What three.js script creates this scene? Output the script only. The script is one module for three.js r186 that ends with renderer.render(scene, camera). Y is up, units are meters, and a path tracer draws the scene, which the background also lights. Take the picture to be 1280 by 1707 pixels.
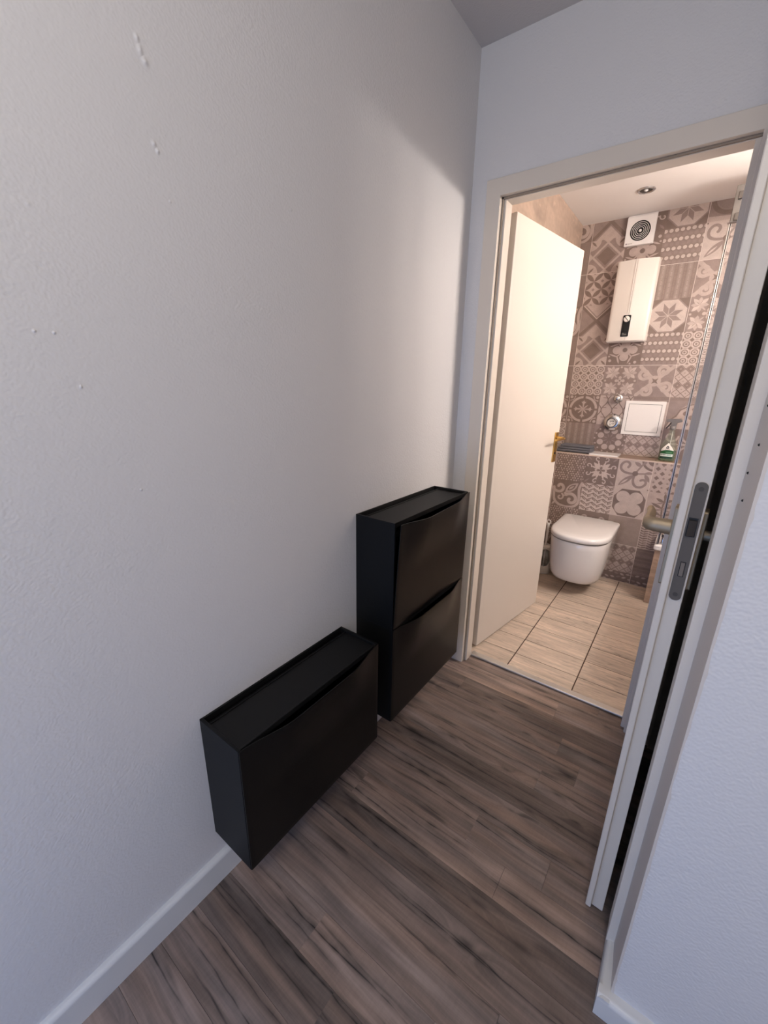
import * as THREE from 'three';
import { RoundedBoxGeometry } from 'three/addons/geometries/RoundedBoxGeometry.js';
import { mergeGeometries, mergeVertices, toCreasedNormals } from 'three/addons/utils/BufferGeometryUtils.js';
import { ImprovedNoise } from 'three/addons/math/ImprovedNoise.js';
import { RectAreaLightUniformsLib } from 'three/addons/lights/RectAreaLightUniformsLib.js';

// ---------------------------------------------------------------- camera, light, exposure
const scene = new THREE.Scene();
const camera = new THREE.PerspectiveCamera(102.05, 1280 / 1707, 0.03, 30);
camera.rotation.order = 'YXZ';
camera.position.set(0.8313, 1.3217, 1.6486);
camera.rotation.set(-0.3013, 0.6318, 0.0165);
scene.background = new THREE.Color(0x9db4d8);
RectAreaLightUniformsLib.init();
const renderer = new THREE.WebGLRenderer({ antialias: true });
renderer.toneMapping = THREE.LinearToneMapping;
renderer.toneMappingExposure = 1.0;
renderer.shadowMap.enabled = true;

const BULB = { color: new THREE.Color(1.0, 0.91, 0.835), power: 1.22, spots: [-0.52, -0.655, -0.79] };     // the bathroom lamp's three bulbs
const DAY = { color: new THREE.Color(0.24, 0.48, 1.0), power: 5.0, w: 0.6, h: 0.8, at: [0.40, 0.50, 2.72] };  // window behind the camera
const LAMP = { color: new THREE.Color(1.0, 0.955, 0.885), power: 1.88, r: 0.11, at: [1.0, 2.18, 2.12] };        // pendant globe behind the camera

const day = new THREE.RectAreaLight(DAY.color, DAY.power, DAY.w, DAY.h);
day.name = 'window_daylight'; day.position.set(DAY.at[0], DAY.at[1], DAY.at[2] - 0.02); day.lookAt(DAY.at[0], DAY.at[1], 0);
scene.add(day);

// ---------------------------------------------------------------- helpers
const TAU = Math.PI * 2;
let seed = 7;
const rnd = () => { seed = (seed * 1664525 + 1013904223) >>> 0; return seed / 4294967296; };
const rr = (a, b) => a + (b - a) * rnd();
const noise = new ImprovedNoise();
const taken = {};
function numbered(name) { const k = (taken[name] = (taken[name] ?? -1) + 1); return k ? name + '_' + String(k).padStart(3, '0') : name; }
function mesh(name, geo, mat, parent = scene) {
  const g = Array.isArray(geo) ? (geo.length > 1 ? mergeGeometries(geo.map((x) => (x.index ? x.toNonIndexed() : x))) : geo[0]) : geo;
  const m = new THREE.Mesh(g, mat);
  m.name = parent === scene ? numbered(name) : name; m.castShadow = m.receiveShadow = true; parent.add(m);
  return m;
}
function partNames(o) { const n = {}; for (const c of o.children) { const b = c.name.replace(/_\d{3}$/, ''); n[b] = (n[b] ?? -1) + 1; c.name = n[b] ? b + '_' + String(n[b]).padStart(3, '0') : b; } }
function tag(o, label, category, group) { Object.assign(o.userData, { label, category }); if (group) o.userData.group = group; return o; }
function thing(name, label, category, at = [0, 0, 0], turn = 0, group) {
  const o = new THREE.Group(); o.name = numbered(name); o.position.set(...at); o.rotation.y = turn; scene.add(o);
  return tag(o, label, category, group);
}
function struct(name, label, at = [0, 0, 0]) {
  const o = new THREE.Group(); o.name = name; o.position.set(...at); o.userData = { label, kind: 'structure' }; scene.add(o); return o;
}
// axis-aligned box by its limits
function box(x0, x1, y0, y1, z0, z1, r = 0, seg = 2) {
  const w = Math.abs(x1 - x0), h = Math.abs(y1 - y0), d = Math.abs(z1 - z0);
  const g = r ? new RoundedBoxGeometry(w, h, d, seg, Math.min(r, w / 2.01, h / 2.01, d / 2.01)) : new THREE.BoxGeometry(w, h, d);
  g.translate((x0 + x1) / 2, (y0 + y1) / 2, (z0 + z1) / 2);
  return g;
}
// uv in metres, from the dominant axis of each face normal
function metric(g0, ox = 0, oy = 0) {
  const g = g0.index ? g0.toNonIndexed() : g0, p = g.attributes.position, n = g.attributes.normal, uv = new Float32Array(p.count * 2);
  for (let i = 0; i < p.count; i++) {
    const ax = Math.abs(n.getX(i)), ay = Math.abs(n.getY(i)), az = Math.abs(n.getZ(i)), x = p.getX(i), y = p.getY(i), z = p.getZ(i);
    const [u, v] = ax >= ay && ax >= az ? [z, y] : ay >= az ? [x, z] : [x, y];
    uv[2 * i] = u + ox; uv[2 * i + 1] = v + oy;
  }
  g.setAttribute('uv', new THREE.BufferAttribute(uv, 2));
  return g;
}
function cyl(r0, r1, h, seg = 32, open = false) { return new THREE.CylinderGeometry(r1, r0, h, seg, 1, open); }
function lathe(pts, seg = 40) { return new THREE.LatheGeometry(pts.map(([x, y]) => new THREE.Vector2(x, y)), seg); }
function tube(pts, r, seg = 40, rad = 12, closed = false) { return new THREE.TubeGeometry(new THREE.CatmullRomCurve3(pts.map((p) => new THREE.Vector3(...p)), closed), seg, r, rad, closed); }
function extrude(shape, depth, bevel = 0, curve = 16) { return new THREE.ExtrudeGeometry(shape, { depth, bevelEnabled: bevel > 0, bevelSize: bevel, bevelThickness: bevel, bevelOffset: -bevel, bevelSegments: 2, curveSegments: curve }); }
function rounded(w, h, r) {
  const s = new THREE.Shape(), x = w / 2, y = h / 2;
  s.moveTo(-x + r, -y); s.lineTo(x - r, -y); s.absarc(x - r, -y + r, r, -Math.PI / 2, 0); s.lineTo(x, y - r); s.absarc(x - r, y - r, r, 0, Math.PI / 2);
  s.lineTo(-x + r, y); s.absarc(-x + r, y - r, r, Math.PI / 2, Math.PI); s.lineTo(-x, -y + r); s.absarc(-x + r, -y + r, r, Math.PI, 1.5 * Math.PI); return s;
}

// ---------------------------------------------------------------- textures
function dataTexture(w, h, fn, srgb = true) {
  const d = new Uint8Array(w * h * 4);
  for (let y = 0; y < h; y++) for (let x = 0; x < w; x++) { const c = fn(x, y), i = (y * w + x) * 4; d[i] = c[0]; d[i + 1] = c[1]; d[i + 2] = c[2]; d[i + 3] = 255; }
  const t = new THREE.DataTexture(d, w, h); t.magFilter = THREE.LinearFilter; t.minFilter = THREE.LinearFilter; t.wrapS = t.wrapT = THREE.RepeatWrapping;
  if (srgb) t.colorSpace = THREE.SRGBColorSpace; t.needsUpdate = true; return t;
}
const clamp = (v, a = 0, b = 255) => Math.min(b, Math.max(a, v));
const smooth = (a, b, x) => { const t = clamp((x - a) / (b - a), 0, 1); return t * t * (3 - 2 * t); };
// noise that repeats after a period p in both axes
function tiled(x, y, px, py, z) {
  const fx = x / px, fy = y / py, n = (a, b) => noise.noise(a, b, z);
  return n(x, y) * (1 - fx) * (1 - fy) + n(x - px, y) * fx * (1 - fy) + n(x, y - py) * (1 - fx) * fy + n(x - px, y - py) * fx * fy;
}
const plasterBump = dataTexture(512, 512, (x, y) => {           // 0.5 m of painted woodchip: orange peel
  const u = x / 512, v = y / 512;
  const a = tiled(u * 110, v * 110, 110, 110, 1.3), b = tiled(u * 48, v * 48, 48, 48, 5.1), c = tiled(u * 14, v * 14, 14, 14, 9.7);
  const s = clamp(128 + 95 * a + 45 * b + 12 * c); return [s, s, s];
}, false);
plasterBump.repeat.set(2, 2);
// ten-centimetre wide boards: eight rows of weathered brown-grey wood, 2.4 m long
const WW = 2048, WH = 1024, ROW = 128;
const knots = Array.from({ length: 8 }, () => Array.from({ length: 5 }, () => ({ x: rr(0, WW), y: rr(24, 104), r: rr(7, 15) })));
const cracks = Array.from({ length: 8 }, () => Array.from({ length: 7 }, () => ({ x: rr(0, WW), len: rr(260, 800), y: rr(8, 120), w: rr(0.8, 2.2), d: rr(0.4, 1.15), k: rr(0, 50) })));
const rowTone = [0.02, 0.07, 0.05, -0.09, 0.04, 0.0, 0.03, -0.08];
const woodMap = dataTexture(WW, WH, (x, y) => {
  const r = Math.floor(y / ROW), ly = y % ROW, k = r * 17.3;
  let bend = 9 * noise.noise(x / 260, k, 0.5) + 4 * noise.noise(x / 90, ly / 60, k);
  let dark = 0;
  for (const q of knots[r]) {
    let dx = Math.abs(x - q.x); dx = Math.min(dx, WW - dx); const dy = ly - q.y, d = Math.hypot(dx / 2.2, dy);
    bend += 22 * Math.exp(-(d * d) / (q.r * q.r * 5)) * Math.sign(dy || 1); dark += 0.42 * Math.exp(-(d * d) / (q.r * q.r * 0.5));
  }
  const yy = ly + bend;
  let v = 0.26 * noise.noise(x / 520, yy / 36, k) + 0.22 * noise.noise(x / 170, yy / 12, k + 3) + 0.11 * noise.noise(x / 70, yy / 4.5, k + 7) + 0.07 * noise.noise(x / 26, yy / 2, k + 9) + 0.24 * noise.noise(x / 110, ly / 55, k + 13) + 0.05 * noise.noise(x / 4, ly / 30, k + 21);
  dark += 0.45 * smooth(0.34, 0.7, noise.noise(x / 150, yy / 26, k + 41));
  for (const q of cracks[r]) {
    let dx = x - q.x; if (dx < -WW / 2) dx += WW; if (dx > WW / 2) dx -= WW;
    if (Math.abs(dx) > q.len / 2) continue;
    const cy = q.y + 9 * noise.noise(x / 170, q.k, 2.2) + 3 * noise.noise(x / 40, q.k, 4.4), t = Math.abs(ly - cy), e = 1 - Math.pow((2 * dx) / q.len, 2);
    dark += q.d * e * (Math.exp(-(t * t) / (q.w * q.w)) + 0.4 * Math.exp(-(t * t) / (q.w * q.w * 28))) * (0.65 + 0.6 * noise.noise(x / 26, q.k, 8));
  }
  v = 0.97 + rowTone[r] * 1.3 + 0.62 * v - Math.max(0, dark) * 0.62;
  const warm = 0.05 * noise.noise(x / 300, ly / 50, k + 31);
  return [clamp(132 * v * (1 + warm)), clamp(116 * v), clamp(108 * v * (1 - warm))];
});
const woodRough = dataTexture(256, 256, (x, y) => { const s = clamp(150 + 40 * tiled(x / 8, y / 2, 32, 128, 2)); return [s, s, s]; }, false);
// beige travertine-like stoneware with veins along x: 1.2 m by 0.6 m
const stoneMap = dataTexture(1024, 512, (x, y) => {
  const u = x / 1024, v = y / 512, w = 0.6 * tiled(u * 6, v * 6, 6, 6, 3.3);
  const a = tiled(u * 4, v * 22 + 0 * w, 4, 22, 1.1), b = tiled(u * 9, v * 60, 9, 60, 4.2), c = tiled(u * 60, v * 130, 60, 130, 6.6), d = tiled(u * 3, v * 6, 3, 6, 8.8), e = tiled(u * 26, v * 70, 26, 70, 12.1);
  const s = 0.93 + 0.13 * a + 0.13 * b + 0.07 * c + 0.13 * d + w * 0.05 - 0.14 * smooth(0.22, 0.5, e);
  return [clamp(216 * s), clamp(198 * s - 1), clamp(182 * s - 2)];
});

// ---------------------------------------------------------------- the patchwork print of the bathroom wall tiles
const C = { d: '#7d6a60', m: '#94827a', l: '#bcaaa0', h: '#cabab0', b: '#8a786e' };
const P = {
  bg(c, f) { c.fillStyle = f; c.fillRect(0, 0, 1, 1); },
  four(c, fn) { for (let i = 0; i < 4; i++) { c.save(); c.translate(0.5, 0.5); c.rotate((i * TAU) / 4); c.translate(-0.5, -0.5); fn(i); c.restore(); } },
  poly(c, pts, fill) { c.fillStyle = fill; c.beginPath(); pts.forEach(([x, y], i) => (i ? c.lineTo(x, y) : c.moveTo(x, y))); c.closePath(); c.fill(); },
  dot(c, x, y, r, fill) { c.fillStyle = fill; c.beginPath(); c.arc(x, y, r, 0, TAU); c.fill(); },
  ring(c, x, y, r, w, st, a = 0, b = TAU) { c.strokeStyle = st; c.lineWidth = w; c.lineCap = 'round'; c.beginPath(); c.arc(x, y, r, a, b); c.stroke(); },
  line(c, pts, w, st) { c.strokeStyle = st; c.lineWidth = w; c.lineCap = 'round'; c.lineJoin = 'round'; c.beginPath(); pts.forEach(([x, y], i) => (i ? c.lineTo(x, y) : c.moveTo(x, y))); c.stroke(); },
  leaf(c, x, y, a, len, wid, fill) { c.save(); c.translate(x, y); c.rotate(a); c.fillStyle = fill; c.beginPath(); c.moveTo(0, 0); c.quadraticCurveTo(len * 0.45, -wid, len, 0); c.quadraticCurveTo(len * 0.45, wid, 0, 0); c.fill(); c.restore(); },
  curl(c, x, y, r, a, turn, w, st, len = 4.6) { c.strokeStyle = st; c.lineWidth = w; c.lineCap = 'round'; c.beginPath(); for (let i = 0; i <= 40; i++) { const t = i / 40, q = r * (1 - 0.78 * t), g = a + turn * len * t; c[i ? 'lineTo' : 'moveTo'](x + q * Math.cos(g), y + q * Math.sin(g)); } c.stroke(); },
};
const M = {
  plain(c) { P.bg(c, C.b); },
  beige(c) { P.bg(c, '#a08e83'); },
  circles(c) { P.bg(c, C.l); for (const [x, y] of [[0, 0], [1, 0], [0, 1], [1, 1], [0.5, 0.5], [0, 0.5], [1, 0.5], [0.5, 0], [0.5, 1]]) for (let i = 0; i < 4; i++) P.leaf(c, x, y, TAU / 8 + (i * TAU) / 4, 0.354, 0.13, C.d); for (const [x, y] of [[0.25, 0], [0.75, 0], [0.25, 0.5], [0.75, 0.5], [0, 0.25], [0.5, 0.25], [0, 0.75], [0.5, 0.75], [1, 0.25], [1, 0.75], [0.25, 1], [0.75, 1]]) P.poly(c, [[x, y - 0.05], [x + 0.05, y], [x, y + 0.05], [x - 0.05, y]], C.m); },
  cross(c) { P.bg(c, C.m); P.poly(c, [[0.14, 0], [0.86, 0], [0.5, 0.38]], C.l); P.poly(c, [[0.14, 1], [0.86, 1], [0.5, 0.62]], C.l); P.line(c, [[0, 0], [1, 1]], 0.1, C.d); P.line(c, [[1, 0], [0, 1]], 0.1, C.d); P.line(c, [[0.06, 0], [0.5, 0.44]], 0.03, C.h); P.line(c, [[0.94, 0], [0.5, 0.44]], 0.03, C.h); },
  frame(c) {
    P.bg(c, C.m); P.four(c, () => { P.dot(c, 0, 0, 0.3, C.l); P.leaf(c, 0.02, 0.02, TAU / 8, 0.22, 0.06, C.d); P.poly(c, [[0.36, 0], [0.64, 0], [0.5, 0.12]], C.l); });
    P.poly(c, [[0.5, 0.06], [0.94, 0.5], [0.5, 0.94], [0.06, 0.5]], C.l); P.poly(c, [[0.5, 0.14], [0.86, 0.5], [0.5, 0.86], [0.14, 0.5]], C.m); P.poly(c, [[0.5, 0.22], [0.78, 0.5], [0.5, 0.78], [0.22, 0.5]], C.d);
  },
  flower(c) {
    P.bg(c, C.d); P.four(c, () => { P.dot(c, 0.5, 0.27, 0.13, C.l); P.leaf(c, 0.5, 0.5, TAU / 8, 0.34, 0.05, C.l); P.leaf(c, 0.62, 0.95, -1.2, 0.3, 0.05, C.l); P.leaf(c, 0.38, 0.95, -1.9, 0.3, 0.05, C.l); P.dot(c, 0.16, 0.1, 0.045, C.l); P.dot(c, 0.3, 0.06, 0.03, C.l); });
    P.dot(c, 0.5, 0.5, 0.2, C.l); P.dot(c, 0.5, 0.5, 0.07, C.d);
  },
  hexdots(c) { P.bg(c, C.b); for (let r = 0; r < 8; r++) for (let k = 0; k < 8; k++) { const x = (k + (r % 2 ? 0.5 : 0)) / 7.2 + 0.03, y = (r + 0.5) / 8; P.dot(c, x, y, 0.064, r % 2 ? C.m : C.d); P.dot(c, x, y, 0.054, r % 2 ? C.d : C.h); if (r % 2) P.dot(c, x, y, 0.05, C.m); } },
  weave(c) { P.bg(c, C.m); for (let k = 0; k < 9; k++) { c.fillStyle = k % 2 ? '#9d8b81' : C.b; c.fillRect(k / 9, 0, 0.09, 1); for (let r = 0; r < 26; r++) if ((r * 7 + k * 3) % 4) { c.fillStyle = k % 2 ? '#b3a197' : C.m; c.fillRect(k / 9 + 0.03, r / 26, 0.03, 0.024); } } },
  star(c) {
    P.bg(c, C.m); P.poly(c, [[0, 0], [0.3, 0], [0, 0.3]], C.d); P.poly(c, [[1, 0], [0.7, 0], [1, 0.3]], C.d); P.poly(c, [[0, 1], [0.3, 1], [0, 0.7]], C.d); P.poly(c, [[1, 1], [0.7, 1], [1, 0.7]], C.d);
    P.poly(c, Array.from({ length: 8 }, (_, i) => [0.5 + 0.5 * Math.cos(TAU / 16 + (i * TAU) / 8), 0.5 + 0.5 * Math.sin(TAU / 16 + (i * TAU) / 8)]), C.h);
    for (let i = 0; i < 8; i++) { c.save(); c.translate(0.5, 0.5); c.rotate((i * TAU) / 8 + TAU / 16); P.poly(c, [[0.02, 0], [0.2, -0.075], [0.4, 0], [0.2, 0.075]], C.m); c.restore(); }
  },
  octo(c) {
    P.bg(c, C.b); const n = 4; for (let i = 0; i <= n; i++) for (let j = 0; j <= n; j++) { const x = i / n, y = j / n, s = 0.06; P.poly(c, [[x - 0.1, y], [x, y - 0.1], [x + 0.1, y], [x, y + 0.1]], C.l); P.poly(c, [[x - s, y], [x, y - s], [x + s, y], [x, y + s]], C.d); }
    for (let i = 0; i < n; i++) for (let j = 0; j < n; j++) { const x = (i + 0.5) / n, y = (j + 0.5) / n; P.ring(c, x, y, 0.104, 0.03, C.h); P.ring(c, x, y, 0.044, 0.026, C.h); }
  },
  splash(c) {
    P.bg(c, C.m); P.line(c, [[0, 0.5], [1, 0.5]], 0.16, C.b); P.line(c, [[0.5, 0], [0.5, 1]], 0.14, C.b);
    for (const [x, y, a] of [[0.25, 0.24, 0.8], [0.75, 0.24, 2.35], [0.25, 0.76, -0.8], [0.75, 0.76, -2.35]]) { for (let i = -3; i <= 3; i++) P.leaf(c, x, y, a + Math.PI + i * 0.8, 0.25 - 0.03 * (i & 1), 0.11, i & 1 ? C.l : C.h); P.leaf(c, x, y, a, 0.24, 0.05, C.l); for (let i = -1; i <= 1; i++) P.leaf(c, x, y, a + Math.PI + i * 1.2, 0.15, 0.016, C.m); }
    P.four(c, () => { P.dot(c, 0.5, 0.4, 0.05, C.l); P.dot(c, 0.5, 0.06, 0.035, C.l); }); P.dot(c, 0.5, 0.5, 0.06, C.l); P.dot(c, 0.5, 0.5, 0.025, C.d);
  },
  baroque(c) {
    P.bg(c, C.m); P.four(c, () => { c.strokeStyle = C.l; c.lineCap = 'round'; c.lineWidth = 0.1; c.beginPath(); c.moveTo(0.5, 0.5); c.bezierCurveTo(0.36, 0.36, 0.3, 0.4, 0.2, 0.44); c.bezierCurveTo(0.02, 0.46, 0.0, 0.2, 0.16, 0.18); c.bezierCurveTo(0.3, 0.18, 0.28, 0.34, 0.19, 0.32); c.stroke(); c.lineWidth = 0.11; c.beginPath(); c.moveTo(0.46, 0.46); c.lineTo(0.02, 0.02); c.stroke(); P.leaf(c, 0.62, 0.1, 2.3, 0.16, 0.06, C.l); P.leaf(c, 0.5, 0.02, 1.57, 0.14, 0.05, C.b); });
    P.dot(c, 0.5, 0.5, 0.17, C.l); P.poly(c, [[0.41, 0.41], [0.5, 0.455], [0.59, 0.41], [0.545, 0.5], [0.59, 0.59], [0.5, 0.545], [0.41, 0.59], [0.455, 0.5]], C.d);
  },
  medal(c) {
    P.bg(c, C.d); P.dot(c, 0.5, 0.5, 0.46, C.d); P.ring(c, 0.5, 0.5, 0.42, 0.08, C.l); P.four(c, () => { P.line(c, [[0.5, 0], [0.5, 0.12]], 0.07, C.d); P.leaf(c, 0.5, 0.5, 0, 0.33, 0.05, C.l); P.dot(c, 0.5, 0.27, 0.05, C.l); P.leaf(c, 0.5, 0.5, TAU / 8, 0.22, 0.05, C.l); P.leaf(c, 0.5, 0.3, -0.6, 0.1, 0.035, C.l); P.leaf(c, 0.5, 0.3, -2.5, 0.1, 0.035, C.l); P.dot(c, 0.08, 0.08, 0.05, C.l); P.ring(c, 0.08, 0.08, 0.11, 0.025, C.l, 0, 1.57); P.dot(c, 0.2, 0.06, 0.02, C.l); P.dot(c, 0.06, 0.2, 0.02, C.l); });
  },
  ogee(c) { P.bg(c, C.l); c.strokeStyle = C.d; c.lineWidth = 0.028; for (let k = -1; k < 4; k++) for (const s of [0, 1]) { c.beginPath(); for (let i = 0; i <= 30; i++) { const t = i / 30, x = (k + (s ? 0.5 : 0)) / 3 + (s ? -1 : 1) * 0.085 * Math.sin(t * TAU * 1.5) + 0.17, y = t; c[i ? 'lineTo' : 'moveTo'](x, y); } c.stroke(); } for (let k = 0; k < 4; k++) for (let j = 0; j < 4; j++) P.line(c, [[k / 3 + 0.11, j / 3 + 0.08], [k / 3 + 0.23, j / 3 + 0.08]], 0.022, C.d); },
  burst(c) { P.bg(c, C.l); for (const [x, y] of [[0, 0], [1, 0], [0, 1], [1, 1]]) P.dot(c, x, y, 0.3, C.m); P.dot(c, 0.5, 0.5, 0.52, C.d); for (let i = 0; i < 8; i++) { const a = (i * TAU) / 8 + TAU / 16; P.dot(c, 0.5 + 0.31 * Math.cos(a), 0.5 + 0.31 * Math.sin(a), 0.1, C.l); P.leaf(c, 0.5 + 0.06 * Math.cos(a), 0.5 + 0.06 * Math.sin(a), a, 0.16, 0.03, C.m); } for (let i = 0; i < 16; i++) { const a = (i * TAU) / 16; P.dot(c, 0.5 + 0.47 * Math.cos(a), 0.5 + 0.47 * Math.sin(a), 0.032, C.l); } },
  rhomb(c) {
    P.bg(c, C.l); const n = 4, dia = (x, y, w, q, f) => { c.beginPath(); c.moveTo(x, y - w); c.lineTo(x + w, y); c.lineTo(x, y + w); c.lineTo(x - w, y); c.closePath(); if (f) { c.fillStyle = f; c.fill(); } if (q) { c.strokeStyle = C.d; c.lineWidth = q; c.stroke(); } };
    for (let i = -1; i <= n; i++) for (let j = -1; j <= n; j++) { const x = (i + 0.5) / n, y = (j + 0.5) / n; dia(x, y, 0.122, 0.018); if (j % 2 === 0) { dia(x, y, 0.08, 0.026, C.m); dia(x, y, 0.032, 0.016, C.l); } else dia(x, y, 0.022, 0, C.m); dia(i / n, j / n, 0.02, 0, C.m); }
  },
  dome(c) { P.bg(c, C.m); P.poly(c, [[0, 0], [1, 0], [1, 0.1], [0, 0.1]], C.b); c.fillStyle = C.l; c.beginPath(); c.moveTo(0.06, 1); c.bezierCurveTo(0.0, 0.66, 0.3, 0.66, 0.3, 0.52); c.bezierCurveTo(0.34, 0.22, 0.7, 0.14, 1, 0.12); c.lineTo(1, 1); c.fill(); P.line(c, [[0.02, 0.98], [0.12, 0.72], [0.26, 0.6], [0.34, 0.4], [0.6, 0.22], [1, 0.14]], 0.04, C.d); for (const [x, y, r] of [[0.5, 0.5, 0.07], [0.7, 0.36, 0.06], [0.66, 0.62, 0.07], [0.86, 0.5, 0.07], [0.4, 0.72, 0.06], [0.24, 0.82, 0.05], [0.56, 0.84, 0.06], [0.8, 0.78, 0.07], [0.9, 0.28, 0.05]]) P.dot(c, x, y, r, C.d); },
  fleur(c) {
    P.bg(c, C.h); P.dot(c, 1, 0, 0.34, C.d); P.dot(c, 1, 0, 0.27, C.l); P.dot(c, 1, 0, 0.17, C.d);
    P.line(c, [[0.52, 0.48], [0.78, 0.0]], 0.05, C.m); P.line(c, [[0.52, 0.48], [1, 0.42]], 0.05, C.m); P.leaf(c, 0.68, 0.22, -2.6, 0.26, 0.12, C.m); P.leaf(c, 0.8, 0.46, 1.0, 0.3, 0.12, C.m); P.leaf(c, 0.72, 0.18, -1.2, 0.22, 0.08, C.m); P.leaf(c, 0.8, 0.42, -0.1, 0.22, 0.08, C.m);
    P.leaf(c, 0.5, 0.52, 2.36, 0.58, 0.16, C.m); P.leaf(c, 0.36, 0.66, 2.36, 0.32, 0.05, C.h);
    c.strokeStyle = C.m; c.lineWidth = 0.075; c.lineCap = 'round'; c.beginPath(); c.moveTo(0.52, 0.48); c.bezierCurveTo(0.3, 0.5, 0.02, 0.46, 0.1, 0.2); c.bezierCurveTo(0.2, 0.0, 0.42, 0.14, 0.3, 0.28); c.stroke(); c.beginPath(); c.moveTo(0.52, 0.48); c.bezierCurveTo(0.46, 0.72, 0.52, 0.98, 0.76, 0.9); c.bezierCurveTo(0.98, 0.78, 0.84, 0.58, 0.72, 0.68); c.stroke(); P.dot(c, 0.53, 0.47, 0.085, C.d); P.dot(c, 0.03, 0.03, 0.02, C.d); P.dot(c, 0.97, 0.97, 0.02, C.d);
  },
  ornate(c) {
    P.bg(c, C.d); P.four(c, () => { P.leaf(c, 0.5, 0.5, TAU / 8, 0.36, 0.13, C.h); P.leaf(c, 0.52, 0.52, TAU / 8 - 0.45, 0.34, 0.06, C.h); P.leaf(c, 0.52, 0.52, TAU / 8 + 0.45, 0.34, 0.06, C.h); P.dot(c, 0.5, 0.34, 0.035, C.h); P.curl(c, 0.37, 0.1, 0.095, 1.2, 1, 0.034, C.h); P.curl(c, 0.63, 0.1, 0.095, 1.94, -1, 0.034, C.h); P.leaf(c, 0.03, 0.03, TAU / 8, 0.2, 0.06, C.m); });
    for (let i = 0; i < 8; i++) P.leaf(c, 0.5, 0.5, (i * TAU) / 8 + TAU / 16, 0.13, 0.02, C.d);
  },
  scales(c) {
    P.bg(c, C.d); for (let r = 0; r < 13; r++) for (let k = 0; k < 12; k++) { const h = Math.sin(r * 12.9 + k * 78.2) * 43758.5, f = h - Math.floor(h), x = (k + (r % 2 ? 0.5 : 0) + 0.3 * (f - 0.5)) / 11.6, y = (r + 0.5 + 0.3 * (f - 0.5)) / 13, a = f * 3.1, s = 0.038; P.poly(c, [[x + s * Math.cos(a), y + s * Math.sin(a)], [x + s * 0.9 * Math.cos(a + 1.7), y + s * 0.9 * Math.sin(a + 1.7)], [x + s * Math.cos(a + 3.2), y + s * Math.sin(a + 3.2)], [x + s * 0.8 * Math.cos(a + 4.8), y + s * 0.8 * Math.sin(a + 4.8)]], f > 0.25 ? C.l : C.m); }
  },
  scroll(c) {
    P.bg(c, C.d); P.curl(c, 0.25, 0.27, 0.22, 2.9, -1, 0.1, C.l, 5.6); P.curl(c, 0.68, 0.7, 0.24, 3.9, 1, 0.11, C.l, 5.8); P.curl(c, 0.3, 0.64, 0.13, 5.2, 1, 0.06, C.l, 5.4); P.curl(c, 0.46, 0.5, 0.08, 2.2, -1, 0.045, C.l, 5);
    c.strokeStyle = C.l; c.lineWidth = 0.09; c.lineCap = 'round'; c.beginPath(); c.moveTo(0.06, 0.3); c.bezierCurveTo(0.1, 0.6, 0.02, 0.8, 0.3, 0.94); c.bezierCurveTo(0.6, 1.04, 0.98, 1.0, 0.95, 0.62); c.bezierCurveTo(0.94, 0.4, 0.86, 0.3, 0.98, 0.04); c.stroke();
    P.leaf(c, 0.46, 0.44, -0.75, 0.56, 0.24, C.l); P.leaf(c, 0.53, 0.37, -0.75, 0.36, 0.14, C.d); P.leaf(c, 0.57, 0.33, -0.75, 0.24, 0.07, C.l); P.leaf(c, 0.04, 0.98, -0.9, 0.22, 0.07, C.l);
  },
  braid(c) {
    P.bg(c, C.h); for (let k = -1; k < 5; k++) for (let r = -2; r < 8; r++) { const x = k / 3 + 0.06, y = r / 6; P.line(c, [[x, y], [x + 0.16, y + 0.1], [x + 0.33, y]], 0.03, C.d); P.line(c, [[x + 0.16, y + 0.1], [x + 0.16, y + 0.155], [x + 0.25, y + 0.105]], 0.028, C.d); P.line(c, [[x, y + 0.005], [x, y + 0.055], [x + 0.09, y + 0.11]], 0.028, C.d); }
  },
  quatre(c) {
    P.bg(c, C.h); const o = 0.47, k = 0.2; P.poly(c, [[0.5 - k - 0.06, 0.03], [0.5 + k + 0.06, 0.03], [0.5 + o, 0.5 - k], [0.5 + o, 0.5 + k], [0.5 + k + 0.06, 0.97], [0.5 - k - 0.06, 0.97], [0.5 - o, 0.5 + k], [0.5 - o, 0.5 - k]], C.d);
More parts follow.
